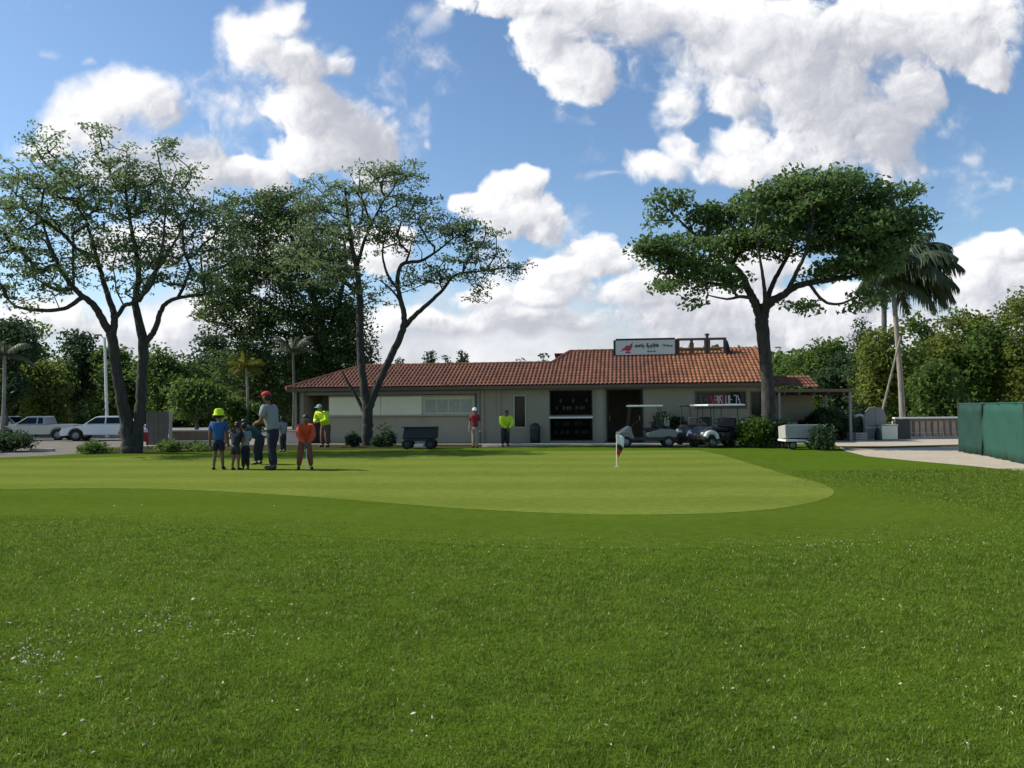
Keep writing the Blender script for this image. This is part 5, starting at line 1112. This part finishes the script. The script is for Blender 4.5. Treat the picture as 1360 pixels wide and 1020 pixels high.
def person(label, feet, pytop, face, shirt, pants, hat=None, skin='skin', lean=0.0, shorts=False, arms='down', stance=.11, head=.135, sleeve='short', step=0.0, grp='golfers on the practice green', hatstyle='cap', width=1.0, vest=None, shoes='black'):
    b = G(*feet); H = P(feet[0], pytop, b.y).z
    o = thing('person', label, 'person', b, face, grp)
    lr = R(lean)
    # local: faces +y
    H0 = H/(1-.30*(1-math.cos(lr)))   # stretched length so that a stooped figure still reaches its height
    h = H0; hipz = .49*h; k = h*width
    def tp(f, side=0.0, fwd=0.0):  # along the torso
        return Vector((side, math.sin(lr)*f*h+fwd-.05*h*math.sin(lr), hipz+math.cos(lr)*f*h))
    pelvis = tp(0); waist = tp(.10); chest = tp(.22); neckb = tp(.315); neck = tp(.345, 0, .005*h)
    hd = Vector((0, math.sin(lr*.75), math.cos(lr*.75)))
    hh = head*h; jaw = neck+hd*hh*.30+Vector((0, .012*h, 0)); mid = neck+hd*hh*.58; crown = neck+hd*hh*.90
    sw = .108*k
    V = [pelvis, waist, chest, neckb, neck, jaw, mid, crown]; E = [(0,1),(1,2),(2,3),(3,4),(4,5),(5,6),(6,7)]
    Rr_ = [(.045*k,.035*k),(.045*k,.035*k),(.050*k,.035*k),(.032*k,.03*k),(.030*h,.030*h),(.042*h*head/.135,.046*h*head/.135),(.055*h*head/.135,.06*h*head/.135),(.036*h*head/.135,.04*h*head/.135)]
    nose = mid+Vector((0, .062*h*head/.135, -.012*h)); V.append(nose); E.append((6, 8)); Rr_.append(.010*h)
    for s_ in (-1, 1): V.append(mid+Vector((s_*.058*h*head/.135, -.004*h, -.008*h))); E.append((6, len(V)-1)); Rr_.append(.012*h)
    shirtV = [tp(-.035), tp(.08), tp(.21), tp(.305)]; shirtE = [(0,1),(1,2),(2,3)]; shirtR = [(.100*k,.082*k),(.092*k,.074*k),(.112*k,.080*k),(.064*k,.056*k)]
    legV = [tp(.075), tp(-.01)]; legE = [(0,1)]; legR = [(.088*k,.070*k),(.092*k,.076*k)]
    hands = []; footp = []
    for s_ in (-1, 1):
        sh = tp(.285, s_*sw); 
        if arms == 'putt': el = sh+Vector((s_*.02*h, .03*h+.05*h*math.sin(lr), -.16*h)); wr = Vector((s_*.018*h, el.y+.09*h, el.z-.13*h))
        elif arms == 'front': el = sh+Vector((s_*.03*h, .02*h, -.16*h)); wr = Vector((s_*.05*h, el.y+.12*h, el.z-.03*h))
        elif arms == 'hips': el = sh+Vector((s_*.075*h, -.03*h, -.14*h)); wr = Vector((s_*.10*h, el.y+.07*h, el.z-.09*h))
        else: el = sh+Vector((s_*.032*h, -.005*h, -.165*h)); wr = el+Vector((s_*.008*h, .04*h, -.145*h))
        hn = wr+(wr-el).normalized()*.045*h
        i0 = len(V); V += [sh, el, wr, hn]; E += [(2, i0), (i0, i0+1), (i0+1, i0+2), (i0+2, i0+3)]; Rr_ += [.028*k, .026*k, .019*h, (.022*h, .013*h)]
        dr = (hn-wr).normalized(); sdv = dr.cross(Vector((0, 1, 0))); sdv = sdv.normalized() if sdv.length > .1 else Vector((1, 0, 0)); nv = sdv.cross(dr)
        for fi in range(4):
            fl_ = (.040, .046, .043, .034)[fi]*h; a = hn+sdv*(fi-1.5)*.0105*h+dr*.008*h; b1 = a+dr*fl_*.5+nv*.004*h; b2_ = b1+(dr*.8+nv*.7).normalized()*fl_*.5
            j0 = len(V); V += [a, b1, b2_]; E += [(i0+3, j0), (j0, j0+1), (j0+1, j0+2)]; Rr_ += [.0055*h, .005*h, .0042*h]
        a = wr+dr*.018*h+sdv*(-s_)*.018*h; b1 = a+(dr*.7+sdv*(-s_)*.6).normalized()*.028*h; j0 = len(V); V += [a, b1]; E += [(i0+2, j0), (j0, j0+1)]; Rr_ += [.0065*h, .0055*h]
        hands.append(hn)
        j = len(shirtV); endp = sh.lerp(el, .8) if sleeve == 'short' else wr.lerp(el, .12)
        shirtV += [sh]; shirtE += [(2, j)]; shirtR += [.052*k]
        if sleeve == 'short': shirtV += [endp]; shirtE += [(j, j+1)]; shirtR += [.044*k]
        else: shirtV += [el, endp]; shirtE += [(j, j+1), (j+1, j+2)]; shirtR += [.042*k, .032*k]
        st = step*s_*h
        hp = tp(-.015, s_*.048*k); kn = Vector((s_*stance*.75*h, hp.y*.5+st*.5+.03*h*(.4+math.sin(lr)), .275*h)); an = Vector((s_*stance*h, st-.01*h, .045*h)); toe = an+Vector((s_*.018*h, .085*h, -.022*h))
        i0 = len(V); V += [hp, kn, an, toe]; E += [(0, i0), (i0, i0+1), (i0+1, i0+2), (i0+2, i0+3)]; Rr_ += [.040*k, .036*k, .024*h, (.022*h, .018*h)]
        j = len(legV); legV += [hp, kn]; legE += [(1, j), (j, j+1)]; legR += [.072*k, .056*k]
        if shorts: legV[-1] = kn.lerp(hp, .15); legR[-1] = .056*k
        else: legV += [an+Vector((0, 0, .01*h))]; legE += [(j+1, j+2)]; legR += [.044*k]
        footp.append((an, toe))
    skin_obj('body', [tuple(v) for v in V], E, Rr_, 0, M[skin], o)
    skin_obj('shirt', [tuple(v) for v in shirtV], shirtE, shirtR, 0, M[shirt], o)
    skin_obj('shorts' if shorts else 'trousers', [tuple(v) for v in legV], legE, legR, 1, M[pants], o)
    for an, toe in footp:
        mid_ = (an+toe)/2; MB().ell((mid_.x, mid_.y+.004*h, .024*h), (.030*h, .072*h, .026*h), 10, 6).ell((an.x, an.y, .04*h), (.026*h, .03*h, .03*h), 8, 5).build('shoe', M[shoes], o)
    s0 = h*head/.135
    hr = MB(); hr.ell(tuple(mid+hd*.012*h+Vector((0, -.010*h, 0))), (.058*s0, .061*s0, .062*s0), 12, 8)
    if not hat:
        # hair sits on the back and top of the skull
        hr.build('hair', M['hair'], o)
    else:
        c = mid+hd*hh*.20
        if hatstyle == 'cap':
            MB().ell(tuple(c+hd*.004*h), (.060*s0, .064*s0, .043*s0), 14, 8).add([tuple(c+Vector((a*.058*s0, .05*s0+bb_*.06*s0*(1-.35*abs(a)), -.010*s0-.012*s0*bb_+zz_))) for zz_ in (0, -.008*s0) for bb_ in (0, 1) for a in (-1, -.4, .4, 1)], [(0,1,5,4),(1,2,6,5),(2,3,7,6),(8,12,13,9),(9,13,14,10),(10,14,15,11),(4,5,13,12),(5,6,14,13),(6,7,15,14),(0,4,12,8),(3,11,15,7)]).build('cap', M[hat], o)
        else:
            MB().lathe([(.088*s0, -.030*s0), (.091*s0, -.026*s0), (.072*s0, .0), (.070*s0, .035*s0), (.055*s0, .068*s0), (.001, .075*s0)], tuple(c), 16).build('hat', M[hat], o)
        hb = MB(); hb.ell(tuple(mid+Vector((0, -.016*h, -.004*h))), (.058*s0, .056*s0, .05*s0), 10, 6); hb.build('hair', M['hair'], o)
    if vest: skin_obj('vest', [tuple(tp(.02)), tuple(tp(.12)), tuple(tp(.22)), tuple(tp(.29))], [(0,1),(1,2),(2,3)], [(.108*k,.092*k),(.106*k,.090*k),(.114*k,.096*k),(.07*k,.06*k)], 0, M[vest], o)
    return o, [o.matrix_basis @ v for v in hands]
PI = math.pi
person('child in a blue shirt and big neon yellow hat, leftmost of the putting group', (290,624), 545, R(10), 'blue', 'navy', 'neon', 'skin2', 4, True, 'down', .075, .15, hatstyle='bucket')
person('child in a black cap and dark shirt second from the left in the putting group', (313,624.5), 559, R(-15), 'navy', 'black', 'black', 'skin2', 10, True, 'front', .07, .14)
person('slim child in a grey shirt squeezed between the dark shirted child and the teal one', (326,623.5), 561, R(40), 'greycloth', 'navy', None, 'skin2', 14, False, 'front', .05, .145)
person('stooping person in a wide dark teal shirt in the middle of the putting group', (343,617), 553, R(80), 'teal', 'navy', 'black', 'skin', 46, False, 'putt', .085, .14, sleeve='long', width=1.12)
person('tallest person of the group in a red cap with a grey shirt and dark trousers', (362,624), 517, R(75), 'greycloth', 'navy', 'red', 'skin2', 13, False, 'front', .07, .13, step=.06)
person('dark haired person in a white shirt standing further back behind the red capped man', (376,600), 552, R(60), 'greycloth', 'black', None, 'skin2', 6, False, 'down', .06, .14)
pr, hnds = person('child in an orange red shirt and rusty brown trousers stooping over a putter', (405,623.5), 548, R(200), 'orange', 'rust', None, 'skin2', 32, False, 'putt', .10, .14, sleeve='long')
person('person in a neon yellow shirt and mint cap bending beside the awning wall', (432,594), 535, R(150), 'neon', 'brown', 'mint', 'skin', 28, False, 'front', .08, .13, sleeve='long', width=1.25)
person('slim golfer in a maroon shirt and khaki trousers at the end of the awning wall', (631,594.5), 540, R(170), 'maroon', 'khaki', 'whitepaint', 'skin', 2, False, 'down', .045, .13, width=.85)
person('golfer in a neon yellow shirt and black trousers stooping in front of the wall', (671,593), 543, R(200), 'neon', 'black', None, 'skin2', 24, False, 'putt', .07, .13, sleeve='long', width=1.05, head=.12) if False else person('golfer in a neon yellow shirt and black trousers stooping in front of the wall', (671,593), 543, R(200), 'neon', 'black', None, 'skin2', 24, False, 'putt', .07, .125, 'long', width=1.25)
# putter in the orange shirted child's hands
hm = (hnds[0]+hnds[1])/2; gb = Vector((hm.x+.03, hm.y-.16, .02))
pt = thing('putter', 'thin steel putter held by the child in the orange red shirt', 'golf club', gb)
MB().tube([(0, 0, .01), tuple(hm-gb), tuple((hm-gb)*1.12)], [.008, .008, .009], 6).build('shaft', M['chrome'], pt); MB().box((.04, 0, .012), (.12, .03, .03), bev=.006).build('head', M['darkmetal'], pt); MB().tube([tuple((hm-gb)*.88), tuple((hm-gb)*1.14)], .013, 6).build('grip', M['black'], pt)

# ------------------------------------------------------------------ petals and clover
rg = random.Random(31)
def petal_mesh(seed):
    r_ = random.Random(seed); bm = bmesh.new(); n_ = 7; c = bm.verts.new((0, 0, .006)); ring = []
    for i in range(n_): a = 2*PI*i/n_; ring.append(bm.verts.new((math.cos(a)*.022*r_.uniform(.6, 1.2), math.sin(a)*.013*r_.uniform(.6, 1.2), r_.uniform(0, .012))))
    for i in range(n_): bm.faces.new((c, ring[i], ring[(i+1) % n_]))
    bmesh.ops.solidify(bm, geom=bm.faces[:], thickness=.002)
    me = bpy.data.meshes.new('petal'); bm.to_mesh(me); bm.free(); me.materials.append(M['petal']); return me
pms = [petal_mesh(i) for i in range(4)]
SP = [(95,702),(108,686),(281,702),(413,833),(440,722),(488,751),(387,807),(186,843),(155,828),(149,808),(67,836),(55,859),(33,884),(18,880),(12,832),(50,875),(86,982),(56,928),(13,942),(109,963),(173,940),(215,822),(256,800),(311,844),(364,843),(349,866),(670,831),(412,938),(214,906),(169,935),(124,1007),(106,1005),(23,1011),(741,743),(837,708),(934,717),(971,723),(1155,717),(862,775),(783,746),(1172,800),(810,996),(805,970),(1340,660),(1344,667),(700,770),(640,723),(364,673),(152,673),(188,672),(365,701),(412,830),(553,845),(420,701),(1050,730),(1090,727),(640,862),(522,896),(548,955),(1000,770),(240,780),(148,848),(80,930),(45,905),(130,905),(180,858)]
p0_ = None
for i, (px, py) in enumerate(SP):
    b = G(px, py); ob = bpy.data.objects.new('petal', pms[i % 4]); C.objects.link(ob); sc = rg.uniform(.40, .75)*(1+.045*b.y)
    ob.location = (b.x, b.y, .024 if py > 720 else .014); ob.scale = (sc, sc, sc); ob.rotation_euler = (rg.uniform(-.5, .5), rg.uniform(-.5, .5), rg.uniform(0, 6))
    tag(ob, 'small white fallen petal lying on the short grass', 'petal', 'white petals scattered on the grass')
# clover specks: uncountable
pts = []
def cluster(px, py, sx, sy, n_):
    for _ in range(n_): pts.append((px+rg.gauss(0, sx), py+rg.gauss(0, sy)))
cluster(60,870,45,20,60); cluster(150,822,60,12,50); cluster(250,830,70,9,45); cluster(330,848,40,6,20); cluster(40,880,24,12,30)
cluster(950,726,170,5,60); cluster(1200,722,110,6,40); cluster(650,727,110,4,16)
for _ in range(110): pts.append((rg.uniform(-60, 1420), 735+(rg.random()**1.1)*285))
Cc = []
for px, py in pts:
    if py < 700: continue
    b = G(px, py); Cc.append((b.x, b.y, .026+rg.random()*.008))
Cc = np.array(Cc); rgn = np.random.default_rng(3); lv, lf = leaves(Cc, 4, .005, .003, .011, .007, rgn)
tag(np_mesh('clover_flowers', lv, lf, M['petal']), 'tiny pale clover flowers sprinkled through the rough grass', 'flowers', kind='stuff')
